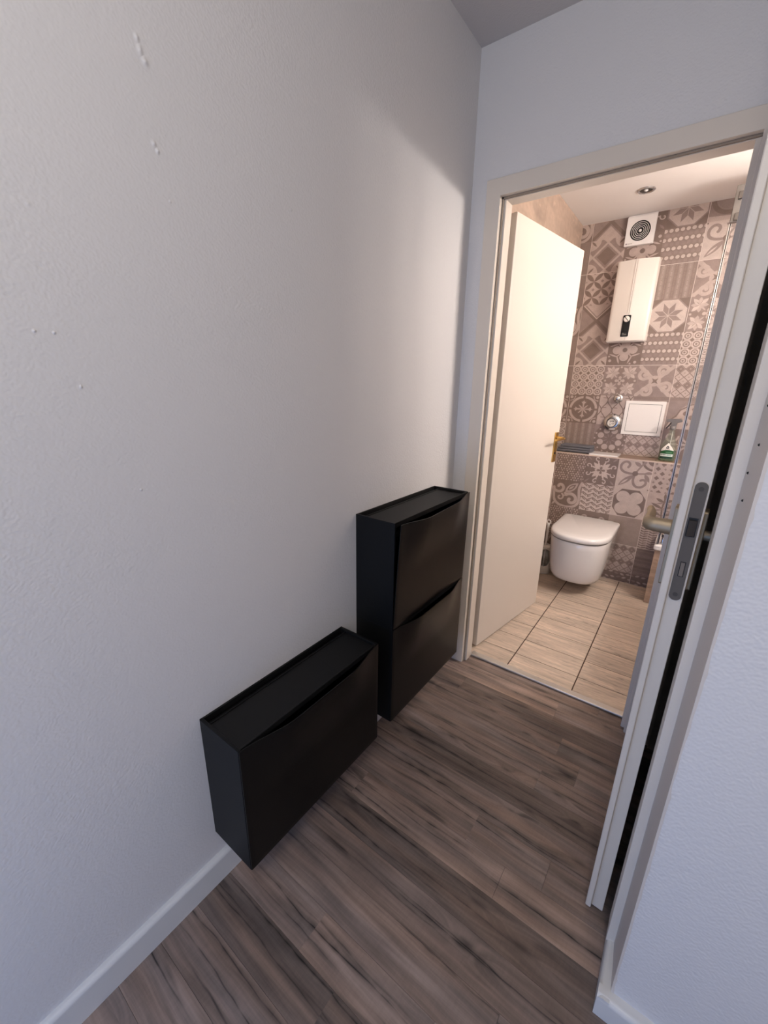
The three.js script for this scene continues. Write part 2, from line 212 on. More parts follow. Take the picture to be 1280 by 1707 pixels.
    for (const [x, y] of [[0.31, 0.3], [0.69, 0.3], [0.31, 0.7], [0.69, 0.7]]) P.dot(c, x, y, 0.205, C.h); P.poly(c, [[0.5, 0.3], [0.7, 0.5], [0.5, 0.7], [0.3, 0.5]], C.h);
  },
  blocks(c) { P.bg(c, C.l); for (let i = 0; i < 6; i++) for (let j = 0; j < 7; j++) { const x = (i + 0.5) / 5.2 + (j % 2 ? 0.04 : -0.02), y = (j + 0.5) / 6.6, s = 0.072; if ((i + j) % 2) P.poly(c, [[x - s, y], [x, y - s], [x + s, y], [x, y + s]], C.d); else P.poly(c, [[x - 0.04, y], [x, y - 0.04], [x + 0.04, y], [x, y + 0.04]], C.m); } },
  plant(c) { P.bg(c, C.l); P.line(c, [[0.5, 1], [0.46, 0.5], [0.5, 0.1]], 0.05, C.d); for (const [y, l] of [[0.2, 0.26], [0.42, 0.38], [0.66, 0.42], [0.86, 0.36]]) { P.leaf(c, 0.48, y + 0.1, -2.7, l, 0.09, C.d); P.leaf(c, 0.48, y + 0.1, -0.45, l, 0.09, C.d); P.leaf(c, 0.48, y + 0.12, 2.9, l * 0.8, 0.06, C.m); P.leaf(c, 0.48, y + 0.12, 0.25, l * 0.8, 0.06, C.m); } P.leaf(c, 0.48, 0.2, -1.57, 0.2, 0.07, C.d); P.curl(c, 0.82, 0.78, 0.12, 3, 1, 0.04, C.d); P.curl(c, 0.14, 0.8, 0.12, 0, -1, 0.04, C.d); },
  zig(c) {
    P.bg(c, C.l); for (let k = 0; k < 4; k++) for (let r = -1; r < 13; r++) { const x = k / 4, y = r / 12; P.poly(c, [[x + 0.01, y], [x + 0.12, y + 0.07], [x + 0.01, y + 0.05]], C.d); P.poly(c, [[x + 0.12, y + 0.03], [x + 0.24, y + 0.0], [x + 0.13, y + 0.085]], C.d); P.line(c, [[x + 0.02, y + 0.025], [x + 0.12, y + 0.065], [x + 0.23, y + 0.02]], 0.026, C.d); }
  },
  stripes(c) { P.bg(c, C.b); for (let r = 0; r < 9; r++) { c.fillStyle = [C.d, '#84736a', C.m][r % 3]; c.fillRect(0, r / 9, 1, 0.075); for (let k = 0; k < 24; k++) if ((k * 5 + r * 3) % 7 > 2) { c.fillStyle = '#7f6e64'; c.fillRect(k / 24, r / 9 + 0.03, 0.03, 0.02); } } },
  pebble(c) { P.bg(c, C.d); for (let r = 0; r < 6; r++) for (let k = 0; k < 6; k++) { const x = (k + (r % 2 ? 0.5 : 0.1)) / 5.6, y = (r + 0.4) / 6; P.leaf(c, x - 0.07, y, 0.4 * Math.sin(r * 3 + k * 5), 0.15, 0.07, k % 3 ? C.l : C.m); } },
  curls(c) { P.bg(c, C.d); for (const [x, y, a, t] of [[0.25, 0.25, 0, 1], [0.75, 0.25, 3.1, -1], [0.25, 0.75, 0, -1], [0.75, 0.75, 3.1, 1]]) P.curl(c, x, y, 0.2, a, t, 0.06, C.l, 5.5); P.four(c, () => P.leaf(c, 0.5, 0.5, 0, 0.26, 0.07, C.l)); },
  arch(c) { P.bg(c, C.l); P.poly(c, [[0, 0], [1, 0], [1, 1], [0, 1]], C.m); P.dot(c, 0.45, 0.42, 0.44, C.d); P.dot(c, 0.45, 0.42, 0.33, '#988880'); P.poly(c, [[0, 0.86], [1, 0.92], [1, 1], [0, 1]], C.l); },
};
function patchwork(rows) {
  const S = 192, cv = document.createElement('canvas'); cv.width = cv.height = S * 3;
  const c = cv.getContext('2d');
  rows.forEach((row, j) => row.forEach((k, i) => {
    c.save(); c.beginPath(); c.rect(i * S, j * S, S, S); c.clip(); c.translate(i * S, j * S); c.scale(S, S); M[k](c);
    c.restore();
  }));
  // faded, slightly speckled print
  const im = c.getImageData(0, 0, S * 3, S * 3), d = im.data;
  for (let y = 0, i = 0; y < S * 3; y++) for (let x = 0; x < S * 3; x++, i += 4) { const n = 1 + 0.055 * noise.noise(x / 30, y / 30, rows.length) + 0.05 * noise.noise(x / 5, y / 5, 3.1); for (let q = 0; q < 3; q++) d[i + q] = clamp(d[i + q] * n * [0.88, 0.87, 0.87][q] + 12); }
  c.putImageData(im, 0, 0);
  const t = new THREE.CanvasTexture(cv); t.colorSpace = THREE.SRGBColorSpace; t.magFilter = THREE.LinearFilter; return t;
}
function canvasTexture(w, h, draw) { const cv = document.createElement('canvas'); cv.width = w; cv.height = h; draw(cv.getContext('2d'), w, h); const t = new THREE.CanvasTexture(cv); t.colorSpace = THREE.SRGBColorSpace; t.magFilter = THREE.LinearFilter; return t; }

// ---------------------------------------------------------------- materials
const std = (o) => new THREE.MeshStandardMaterial(o), phys = (o) => new THREE.MeshPhysicalMaterial(o);
const mat = {
  wall: std({ color: 0xdcdadb, roughness: 0.62, bumpMap: plasterBump, bumpScale: 0.0012 }),
  ceiling: std({ color: 0xd2cdca, roughness: 0.9, bumpMap: plasterBump, bumpScale: 0.0008 }),
  lacquer: phys({ color: 0xdad0c6, roughness: 0.38, clearcoat: 0.25, clearcoatRoughness: 0.3 }),
  casing: std({ color: 0xddd3c8, roughness: 0.45 }),
  frameShade: std({ color: 0xd3c6b8, roughness: 0.6 }),
  skirting: std({ color: 0xd9d9da, roughness: 0.42 }),
  gasket: std({ color: 0x9a8d80, roughness: 0.85 }),
  subfloor: std({ color: 0x3a322e, roughness: 0.9 }),
  black: phys({ color: 0x0c0c0d, roughness: 0.5, specularIntensity: 0.5 }),
  blackDoor: phys({ color: 0x0a0909, roughness: 0.4, specularIntensity: 0.55 }),
  blackTray: phys({ color: 0x111112, roughness: 0.55, specularIntensity: 0.6 }),
  bathPaint: std({ color: 0xe6e0dc, roughness: 0.75 }),
  grout: std({ color: 0xd8cbc2, roughness: 0.95 }),
  floorGrout: std({ color: 0x4a382c, roughness: 0.95 }),
  ceramic: phys({ color: 0xe9e5e3, roughness: 0.16, clearcoat: 0.5, clearcoatRoughness: 0.06 }),
  plastic: std({ color: 0xe9e4e0, roughness: 0.35 }),
  creamPlastic: std({ color: 0xece4da, roughness: 0.32 }),
  chrome: std({ color: 0xcfcfd1, roughness: 0.14, metalness: 1 }),
  steel: std({ color: 0x8a8682, roughness: 0.42, metalness: 1 }),
  darkSteel: std({ color: 0x6f6a66, roughness: 0.45, metalness: 1 }),
  brass: std({ color: 0xc8a15a, roughness: 0.26, metalness: 1 }),
  champagne: std({ color: 0xad9a80, roughness: 0.5, metalness: 0.65 }),
  lockPlate: std({ color: 0x5f5750, roughness: 0.6 }),
  alu: std({ color: 0xd6d2cc, roughness: 0.38, metalness: 0.85 }),
  dark: std({ color: 0x0d0d0e, roughness: 0.6 }),
  blackGloss: std({ color: 0x0b0b0c, roughness: 0.15 }),
  towel: std({ color: 0x626166, roughness: 1 }),
  glass: phys({ color: 0xffffff, roughness: 0.02, transmission: 1, thickness: 0, ior: 1.45 }),
};

// ================================================================= THE HALL
const RW = 0.9169, FRONT = 0.8967, CEIL = 2.424, BACK = -0.11, FAR = 2.75, WIDE = 2.3;
const floor = struct('floor', 'weathered brown-grey wood strip floor of the hall');
mesh('subfloor', metric(box(-0.12, WIDE + 0.12, -0.14, -0.004, -0.082, FAR + 0.1)), mat.subfloor, floor);
{ // strips run across the hall; the print repeats every four strips
  const SW = 0.09631, z0 = 0.2773, ends = [0.730, 0.622, 1.02, 1.14, 0.733, 0.632, 1.05, 1.2], wood = [1, 0.92, 1.07, 0.97].map((t) => std({ color: new THREE.Color(t, t * 0.985, t * 0.975), map: woodMap, roughnessMap: woodRough, roughness: 0.85 }));
  const shade = (k) => [0, 2, 1, 3][((k % 4) + 4) % 4];
  for (let k = -4; k < 16; k++) {
    const za = Math.max(z0 + k * SW, -0.081), zb = z0 + (k + 1) * SW; if (zb <= za) continue;
    const row = [[1, 4, 3, 0], [6, 2, 7, 5]][((k + 8) >> 2) % 2][(k + 8) % 4], right = za < FRONT - 0.05 ? RW + 0.25 : WIDE, cut = k === -2 ? 0.586 : k === -3 ? 0.585 : ends[((k % 8) + 8) % 8];
    let xs = [-0.02, cut]; while (xs[xs.length - 1] < right) xs.push(xs[xs.length - 1] + 1.28); xs[xs.length - 1] = right;
    for (let i = 0; i + 1 < xs.length; i++) {
      const g = box(xs[i] + 0.0003, xs[i + 1] - 0.0003, -0.004, 0, za + 0.0003, zb - 0.0003), u0 = rr(0, 2.4), n = g.attributes.uv, p = g.attributes.position;
      for (let q = 0; q < p.count; q++) n.setXY(q, (p.getX(q) + u0) / 2.4, (row + 0.03 + 0.94 * ((p.getZ(q) - (zb - SW)) / SW)) / 8);
      mesh('plank', g, wood[shade(k)], floor);
    }
  }
  const rest = metric(box(-0.02, WIDE, -0.004, 0, z0 + 16 * SW + 0.0005, FAR)); const uv = rest.attributes.uv; for (let i = 0; i < uv.count; i++) uv.setXY(i, uv.getX(i) / 2.4, uv.getY(i) / 0.77);
  mesh('floorboards', rest, wood[0], floor).userData.kind = 'stuff';
}
const ceiling = struct('ceiling', 'plain painted ceiling of the hall');
mesh('ceiling_surface', metric(box(-0.12, WIDE + 0.12, CEIL, CEIL + 0.14, -0.02, FAR + 0.1)), mat.ceiling, ceiling);

const wallLeft = struct('wall_left', 'long white wall with orange-peel paint behind the shoe cabinets');
mesh('wall_surface', metric(box(-0.12, 0, -0.1, CEIL + 0.1, -0.02, FAR)), mat.wall, wallLeft);
// fillings and lumps left under the paint
const lumpPaint = std({ color: 0xdcdadb, roughness: 0.62 }), lump = lathe([1, 0.85, 0.7, 0.55, 0.4, 0.25, 0.12, 0].map((r) => [Math.max(1e-4, r * 1.7), Math.exp(-4 * r * r) - Math.exp(-4)]), 20).rotateZ(-Math.PI / 2);
for (const [y, z, a, b, t] of LUMPS()) {
  const m = mesh('plaster_lump', lump, lumpPaint, wallLeft); m.position.set(0.0001, y, z); m.scale.set(t, a * 0.75, b * 0.75);
}
function LUMPS() { return [[1.841, 1.201, 0.007, 0.005, 0.0022], [1.827, 1.198, 0.009, 0.006, 0.0020], [1.815, 1.192, 0.008, 0.007, 0.0025], [1.705, 1.194, 0.006, 0.005, 0.0025], [1.696, 1.189, 0.005, 0.004, 0.0025], [1.56, 1.392, 0.005, 0.005, 0.0008], [1.389, 1.417, 0.003, 0.003, 0.0020], [1.389, 1.392, 0.003, 0.003, 0.0020], [1.308, 1.37, 0.004, 0.003, 0.0018], [1.695, 0.89, 0.003, 0.004, 0.0020], [1.626, 1.177, 0.003, 0.003, 0.0015], [1.119, 1.303, 0.003, 0.003, 0.0015]]; }

const DX0 = 0.131, DX1 = 0.8175, DTOP = 1.961;          // clear opening of the bathroom door frame
const wallBack = struct('wall_back', 'short white wall round the bathroom doorway');
mesh('wall_surface', [metric(box(-0.02, DX0 - 0.02, -0.1, CEIL, BACK, -0.010)), metric(box(DX1 + 0.02, RW + 0.05, -0.1, CEIL, BACK, -0.010)), metric(box(DX0 - 0.02, DX1 + 0.02, DTOP + 0.02, CEIL, BACK, -0.010))], mat.wall, wallBack);

const R2Z0 = 0.03, R2Z1 = 0.745;                        // doorway in the right wall
const wallRight = struct('wall_right', 'narrow right-hand wall around the ajar door, ending at a corner');
mesh('wall_surface', [metric(box(RW, RW + 0.12, -0.1, CEIL, -0.10, R2Z0)), metric(box(RW, RW + 0.12, -0.1, CEIL, R2Z1 + 0.02, FRONT - 0.002)), metric(box(RW, RW + 0.12, 1.99, CEIL, R2Z0, R2Z1 + 0.02))], mat.wall, wallRight);
const wallFront = struct('wall_front', 'white wall face right of the ajar door, turned to the camera');
mesh('wall_surface', [metric(box(RW + 0.0003, WIDE + 0.1, -0.1, CEIL, FRONT - 0.0019, FRONT)), metric(box(RW + 0.121, WIDE + 0.1, -0.1, CEIL, FRONT - 0.12, FRONT - 0.0019))], mat.wall, wallFront);
const wallSide = struct('wall_side', 'white side wall of the hall behind the camera');
mesh('wall_surface', metric(box(WIDE, WIDE + 0.12, -0.1, CEIL, FRONT, FAR)), mat.wall, wallSide);
const wallRear = struct('wall_rear', 'white rear wall with the window behind the camera');
{ const [cx, cy] = DAY.at, w = DAY.w / 2 + 0.05, h = DAY.h / 2 + 0.05;
  mesh('wall_surface', [metric(box(-0.12, cx - w, -0.1, CEIL, FAR, FAR + 0.15)), metric(box(cx + w, WIDE + 0.12, -0.1, CEIL, FAR, FAR + 0.15)), metric(box(cx - w, cx + w, -0.1, cy - h, FAR, FAR + 0.15)), metric(box(cx - w, cx + w, cy + h, CEIL, FAR, FAR + 0.15))], mat.wall, wallRear);
  const win = struct('window_1', 'white framed daylight window behind the camera');
  mesh('window_frame', [box(cx - w, cx - w + 0.05, cy - h, cy + h, FAR - 0.01, FAR + 0.05), box(cx + w - 0.05, cx + w, cy - h, cy + h, FAR - 0.01, FAR + 0.05), box(cx - w, cx + w, cy - h, cy - h + 0.05, FAR - 0.01, FAR + 0.05), box(cx - w, cx + w, cy + h - 0.05, cy + h, FAR - 0.01, FAR + 0.05)], mat.skirting, win);
  mesh('pane', box(cx - w + 0.05, cx + w - 0.05, cy - h + 0.05, cy + h - 0.05, FAR + 0.005, FAR + 0.02), std({ color: 0x222222, emissive: DAY.color, emissiveIntensity: 0.9, roughness: 0.2 }), win);
}
// skirtings
function skirting(len, h, t, k = 1) { const s = new THREE.Shape(), r = 0.011; s.moveTo(0, 0); s.lineTo(k * t, 0); for (let i = 0; i <= 8; i++) { const a = (i / 16) * TAU / 2; s.lineTo(k * (t - r + r * Math.cos(a)), h - r + r * Math.sin(a)); } s.lineTo(0, h); s.closePath(); return extrude(s, len); }
{ const b = struct('baseboard_left', 'white skirting board with rounded top along the left wall');
  mesh('board', skirting(FAR, 0.0835, 0.016), mat.skirting, b);
  const r = struct('baseboard_right', 'white skirting board wrapping the right-hand wall corner');
  mesh('board', skirting(0.9213 - 0.742, 0.0614, RW - 0.8935, -1).translate(RW, 0, 0.742), mat.skirting, r);
  mesh('board', skirting(WIDE - 0.8936, 0.062, 0.9219 - FRONT, -1).rotateY(Math.PI / 2).translate(0.8936, 0, FRONT), mat.skirting, r); partNames(r);
}

// ---------------------------------------------------------------- bathroom door frame
{ const t = struct('trim_1', 'white lacquered door frame around the bathroom doorway');
  const X0 = 0.0623, X1 = 0.117, Y0 = 1.9696, Y1 = 2.025, RX0 = 0.831, RX1 = 0.886;
  mesh('casing', [box(X0, X1, 0, Y1, -0.010, 0, 0.0015), box(RX0, RX1, 0, Y1, -0.010, 0, 0.0015), box(X1 - 0.002, RX0 + 0.002, Y0, Y1, -0.010, 0, 0.0015)], mat.casing, t);
  mesh('rebate', [box(X0 + 0.01, X1, 0, Y0 + 0.01, -0.028, -0.009), box(RX0, RX1 - 0.01, 0, Y0 + 0.01, -0.028, -0.009), box(X0 + 0.01, RX1 - 0.01, Y0, Y0 + 0.03, -0.028, -0.009)], mat.casing, t);
  mesh('jamb', [box(X0 + 0.012, DX0, 0, DTOP + 0.03, -0.085, -0.027, 0.0015), box(DX1, RX1 - 0.012, 0, DTOP + 0.03, -0.085, -0.027, 0.0015)], mat.casing, t);
  mesh('head', box(DX0 - 0.003, DX1 + 0.003, DTOP, DTOP + 0.035, -0.0845, -0.027, 0.0015), mat.casing, t);
  mesh('rear_casing', [box(X0, DX0 - 0.022, 0, DTOP + 0.06, -0.122, -0.084), box(DX1 + 0.022, RX1, 0, DTOP + 0.06, -0.122, -0.084), box(X0, RX1, DTOP + 0.022, DTOP + 0.07, -0.122, -0.084)], mat.casing, t);
  mesh('gasket', [box(X1 - 0.001, X1 + 0.006, 0.002, Y0, -0.0275, -0.019), box(X1, RX0, Y0 - 0.006, Y0 + 0.001, -0.0275, -0.019)], mat.gasket, t);
  const th = tag(mesh('threshold_strip', box(DX0 - 0.004, DX1 + 0.002, 0, 0.011, -0.113, -0.078, 0.004, 3), mat.alu), 'pale metal threshold strip between wood floor and bathroom tiles', 'threshold');
  th.userData.kind = 'structure';
}
// ---------------------------------------------------------------- bathroom door leaf, hinged left, swung inward
function lever(path, r0, r1, material, flat = 0.7) {        // a bar swept along a path, thinning towards its end
  const cu = new THREE.CatmullRomCurve3(path.map((p) => new THREE.Vector3(...p)), false, 'catmullrom', 0.3), g = new THREE.TubeGeometry(cu, 36, 1, 14), p = g.attributes.position;
  for (let i = 0; i <= 36; i++) { const c = cu.getPointAt(i / 36), r = r0 + ((r1 - r0) * i) / 36; for (let j = 0; j <= 14; j++) { const k = i * 15 + j, v = new THREE.Vector3().fromBufferAttribute(p, k).sub(c); v.multiplyScalar(r); v.y *= 1; if (flat !== 1 && Math.abs(v.y) < 9) { const h = new THREE.Vector3(v.x, 0, v.z); v.x = h.x * flat; v.z = h.z * flat; } p.setXYZ(k, c.x + v.x, c.y + v.y, c.z + v.z); } }
  const caps = [[0, r0], [1, r1]].map(([t, r]) => { const s = new THREE.SphereGeometry(r, 14, 10), c = cu.getPointAt(t); s.scale(flat, 1, flat); s.translate(c.x, c.y, c.z); return s; });
  g.computeVertexNormals(); return [g, ...caps];
}
{ // local axes: +x along the leaf from hinge to free edge, +z out of the face that the photograph shows
  const d = new THREE.Group(); d.name = 'door_1'; d.userData = { label: 'cream flush bathroom door swung open to the left, with a brass handle', category: 'door', kind: 'structure' };
  d.position.set(0.1245, 0.008, -0.160); d.rotation.y = Math.atan2(0.662, 0.103); scene.add(d);
  mesh('leaf', box(0, 0.672, 0, 1.957, -0.040, 0, 0.0025), mat.lacquer, d);
  const h = mesh('door_handle', lever([[0.634, 1.040, 0.006], [0.634, 1.040, 0.040], [0.628, 1.040, 0.051], [0.60, 1.041, 0.054], [0.545, 1.040, 0.052], [0.522, 1.038, 0.050]], 0.0085, 0.0065, mat.brass, 0.85), mat.brass, d);
  mesh('back_plate', (() => { const g = extrude(rounded(0.038, 0.165, 0.003), 0.005, 0.0015); g.translate(0.636, 0.987, 0); return g; })(), mat.brass, h);
  mesh('keyhole', (() => { const g = cyl(0.006, 0.006, 0.002, 16); g.rotateX(Math.PI / 2); g.translate(0.636, 0.955, 0.0068); return g; })(), mat.dark, h);
  const e = mesh('edge_lock_plate', box(0.6715, 0.6730, 0.88, 1.10, -0.031, -0.011, 0.0006), mat.steel, d); e.userData.label = 'steel lock plate in the door edge';
  for (const y of [0.22, 1.72]) mesh('hinge', [(() => { const g = cyl(0.007, 0.007, 0.09, 20); g.translate(-0.008, y, -0.036); return g; })()], mat.brass, d);
  partNames(d);
}

// ---------------------------------------------------------------- second door: ajar in the right wall, seen edge-on
{ // local axes: +x along the leaf from its hinge to its free edge, +z into the hall
  const d = new THREE.Group(); d.name = 'door_2'; d.userData = { label: 'white rebated door standing ajar on the right, seen along its lock edge', category: 'door', kind: 'structure' };
  const N = new THREE.Vector2(0.836, 0.7245), H = new THREE.Vector2(0.869, 0.024), u = N.clone().sub(H), L = u.length();
  d.position.set(H.x, 0.012, H.y); d.rotation.y = Math.atan2(-u.y, u.x); scene.add(d);
  mesh('leaf', [box(0.006, L - 0.0112, 0, 1.972, -0.0395, -0.0128, 0.0015), box(0, L, 0, 1.980, -0.0132, 0, 0.0025, 3)], mat.casing, d);
  const fp = mesh('lock_plate', (() => { const s = rounded(0.0200, 0.238, 0.0095), g = extrude(s, 0.0022, 0.0004, 20); g.rotateY(Math.PI / 2); g.translate(L - 0.0114, 1.0285, -0.0262); return g; })(), mat.lockPlate, d); fp.userData.label = 'tarnished steel lock plate with round ends';
  mesh('latch', (() => { const s = new THREE.Shape(); s.moveTo(0, -0.006); s.lineTo(0.007, -0.006); s.lineTo(0.0015, 0.006); s.lineTo(0, 0.006); s.closePath(); const g = extrude(s, 0.030, 0.0004); g.rotateX(-Math.PI / 2); g.translate(L - 0.0086, 1.045, -0.0262); return g; })(), mat.darkSteel, fp);
  mesh('latch_opening', box(L - 0.0090, L - 0.0084, 1.043, 1.080, -0.0335, -0.0185, 0.0002), mat.dark, fp);
  mesh('dead_bolt', box(L - 0.0090, L - 0.0072, 0.962, 0.990, -0.0300, -0.0235, 0.0004), std({ color: 0x7a6e63, roughness: 0.55 }), fp);
  mesh('bolt_opening', box(L - 0.0090, L - 0.0085, 0.9605, 0.9915, -0.0312, -0.0223, 0.0002), mat.dark, fp);
  for (const y of [1.135, 0.922]) mesh('screw', (() => { const g = cyl(0.0042, 0.0042, 0.0008, 18); g.rotateZ(Math.PI / 2); g.translate(L - 0.0084, y, -0.0262); return [g, box(L - 0.0081, L - 0.0078, y - 0.0006, y + 0.0006, -0.0295, -0.0229)]; })(), std({ color: 0x4c453f, roughness: 0.6 }), fp);
  const plate = (z, s) => { const g = extrude(rounded(0.034, 0.166, 0.006), 0.0055, 0.0015); if (s < 0) g.rotateY(Math.PI); g.translate(L - 0.055, 1.006, z); return g; };
  const h1 = mesh('door_handle', lever([[L - 0.055, 1.042, 0.006], [L - 0.055, 1.042, 0.036], [L - 0.058, 1.042, 0.046], [L - 0.085, 1.039, 0.050], [L - 0.150, 1.041, 0.053], [L - 0.172, 1.043, 0.058]], 0.0162, 0.0100, mat.champagne, 0.8), mat.champagne, d); h1.userData.label = 'champagne coloured lever on the hall side';
  mesh('back_plate', plate(0, 1), mat.champagne, h1);
  const h2 = mesh('door_handle', lever([[L - 0.055, 1.038, -0.044], [L - 0.055, 1.038, -0.074], [L - 0.058, 1.038, -0.084], [L - 0.085, 1.038, -0.088], [L - 0.165, 1.038, -0.088]], 0.0105, 0.008, mat.champagne, 0.8), mat.champagne, d); h2.userData.label = 'lever on the dark side of the door';
  mesh('back_plate', plate(-0.0395, -1), mat.champagne, h2);
  for (const y of [0.24, 1.70]) mesh('hinge', (() => { const g = cyl(0.007, 0.007, 0.08, 18); g.translate(-0.004, y, 0.002); return g; })(), mat.steel, d);
  partNames(d);
  // its frame
  const t = struct('trim_2', 'cream painted frame of the ajar right-hand door, with a chipped paint edge');
  mesh('casing', [box(0.8916, RW + 0.002, 0.052, 2.03, 0.7376, 0.800, 0.0015), box(0.8916, RW + 0.002, 1.985, 2.03, 0.004, 0.7376, 0.002), box(0.8916, RW + 0.002, 0, 2.03, 0.002, 0.018, 0.002)], mat.casing, t);
  mesh('jamb', [box(RW, RW + 0.13, 0, 1.99, 0.752, 0.772), box(RW, RW + 0.13, 0, 1.99, 0.010, 0.030), box(RW, RW + 0.13, 1.985, 2.005, 0.010, 0.772)], mat.casing, t);
  // oil paint carried round the wall corner, its border chipped and wavy
  const s = new THREE.Shape(); s.moveTo(0, 0.06); for (let i = 0; i <= 150; i++) { const y = 0.06 + (i / 150) * 2.3; s.lineTo(0.0045 + 0.0028 * noise.noise(y * 7, 1.5, 0.3) + 0.0016 * noise.noise(y * 31, 0.2, 7.7) + (i % 17 === 3 ? 0.0018 : 0), y); } s.lineTo(0, 2.36); s.closePath();
  const g = extrude(s, 0.0012); g.translate(RW - 0.0008, 0, FRONT);
  const w = new THREE.Shape(); w.moveTo(0.9085, -0.799); w.lineTo(RW + 0.001, -0.799); w.lineTo(RW + 0.001, -FRONT - 0.001); w.lineTo(RW - 0.0005, -FRONT - 0.001); w.closePath();
  const k = extrude(w, 2.30); k.rotateX(-Math.PI / 2); k.translate(0, 0.06, 0);
  mesh('paint_strip', [k, g], std({ color: 0xd6cdc6, roughness: 0.5 }), t);
  for (const [y, z] of [[1.30, 0.83], [1.245, 0.84], [1.20, 0.82], [1.16, 0.835]]) { const m = mesh('nail_head', new THREE.SphereGeometry(0.0022, 10, 8), mat.dark, t); m.position.set(0.9085 + ((z - 0.80) / 0.097) * 0.0084, y, z); }
  partNames(t);
}
// the unlit room behind the ajar door
{ const r = struct('wall_dark_room', 'unlit room behind the ajar door');
  mesh('wall_surface', [box(RW + 0.121, 2.3, -0.1, CEIL, -0.22, -0.10), box(2.2, 2.3, -0.1, CEIL, -0.10, FRONT - 0.12), box(RW + 0.121, 2.2, -0.1, 0.0, -0.10, FRONT - 0.121), box(RW + 0.121, 2.2, 2.3, CEIL, -0.10, FRONT - 0.121)], mat.wall, r); }

// ================================================================= SHOE CABINETS
function makeCabinet(name, label) {        // local: back on the wall plane x = 0, width along z, base at y = 0
  const W = 0.51, D = 0.1586, H = 0.3735, T = 0.004;
  const t = thing(name, label, 'shoe cabinet', [0, 0, 0], 0, 'slim black wall-hung shoe cabinets');
  const s = new THREE.Shape(); s.moveTo(0, 0); s.lineTo(D - 0.004, 0); s.lineTo(D - 0.004, H); s.lineTo(0, H); s.closePath();
  const side = (z) => { const g = extrude(s, T + 0.002, 0.001); g.translate(0, 0, z); return g; };
  mesh('case', [side(0.0005), side(W - T - 0.0025), box(0.0005, T, 0, H, 0.003, W - 0.003), box(0.0005, D - 0.006, 0, T, 0.003, W - 0.003)], mat.black, t);
  const tray = mesh('top_tray', [box(0.001, 0.0055, H - 0.016, H, 0.004, W - 0.004, 0.001), box(D - 0.010, D - 0.0055, H - 0.016, H, 0.004, W - 0.004, 0.001), box(0.004, D - 0.007, H - 0.016, H - 0.0012, 0.0035, 0.0085, 0.001), box(0.004, D - 0.007, H - 0.016, H - 0.0012, W - 0.0085, W - 0.0035, 0.001), box(0.026, D - 0.008, H - 0.016, H - 0.010, 0.006, W - 0.006)], mat.blackTray, t);
  mesh('rail', box(0.022, 0.0262, H - 0.022, H - 0.007, 0.007, W - 0.007, 0.001), mat.blackTray, tray);
  mesh('slot_floor', box(0.004, 0.024, H - 0.026, H - 0.021, 0.006, W - 0.006), mat.black, tray);
  // the door: flat below, its upper edge swelling forward into a grip
  const nu = 72, nv = 48, pos = [], idx = [];
  const sw = (u) => { const a = Math.min(u, 1 - u) / 0.30; return smooth(0, 1, clamp(a, 0, 1)); };
  const fx = (u, v) => { const q = clamp((v - 0.50) / 0.50, 0, 1); return D + 0.022 * sw(u) * q * q * (3 - 2 * q); };
  const drop = (u) => 0.006 * sw(u);
  for (const back of [0, 1]) for (let j = 0; j <= nv; j++) for (let i = 0; i <= nu; i++) { const u = i / nu, v = j / nv; pos.push(fx(u, v) - back * 0.0035 - (Math.min(i, nu - i) === 0 || j === 0 || j === nv ? 0.0008 * (1 - back) : 0), 0.0015 + v * (H - 0.0025 - drop(u)), 0.0006 + u * (W - 0.0012)); }
  const K = (nu + 1) * (nv + 1), at = (i, j) => j * (nu + 1) + i;
  for (let j = 0; j < nv; j++) for (let i = 0; i < nu; i++) { const a = at(i, j), b = at(i + 1, j), c = at(i + 1, j + 1), e = at(i, j + 1); idx.push(a, c, b, a, e, c, K + a, K + b, K + c, K + a, K + c, K + e); }
  const rim = []; for (let i = 0; i <= nu; i++) rim.push(at(i, 0)); for (let j = 1; j <= nv; j++) rim.push(at(nu, j)); for (let i = nu - 1; i >= 0; i--) rim.push(at(i, nv)); for (let j = nv - 1; j > 0; j--) rim.push(at(0, j));
  rim.forEach((a, k) => { const b = rim[(k + 1) % rim.length]; idx.push(a, b, K + b, a, K + b, K + a); });
  const g = new THREE.BufferGeometry(); g.setAttribute('position', new THREE.Float32BufferAttribute(pos, 3)); g.setIndex(idx);
  g.setAttribute('uv', new THREE.Float32BufferAttribute(pos.flatMap((_, k) => (k % 3 ? [] : [pos[k + 2], pos[k + 1]])), 2));
  mesh('door', toCreasedNormals(g, 0.6), mat.blackDoor, t);
  return t;
}
const cabA = makeCabinet('shoe_cabinet', 'black wall-hung shoe cabinet nearest the camera, hung low on its own');
cabA.position.set(0.0, 0.1633, 0.7462);
function copyCabinet(label, at) { const c = cabA.clone(); c.name = numbered('shoe_cabinet'); c.userData = { ...cabA.userData, label }; c.position.set(...at); scene.add(c); return c; }
const cabLow = copyCabinet('lower black shoe cabinet of the stacked pair beside the bathroom doorway', [0, 0.1673, 0.1571]);
const cabUp = copyCabinet('upper black shoe cabinet of the stacked pair, its door tilted slightly open', [0, 0.1673 + 0.3738, 0.1571]);
{ const d = cabUp.children.find((c) => c.name === 'door'), g = d.geometry.clone(), p = g.attributes.position; d.geometry = g;   // ajar: leaning out at the top, most at the near end
  for (let i = 0; i < p.count; i++) p.setX(i, p.getX(i) + (p.getY(i) / 0.3735) * (0.004 + 0.017 * smooth(0, 1, p.getZ(i) / 0.51))); }

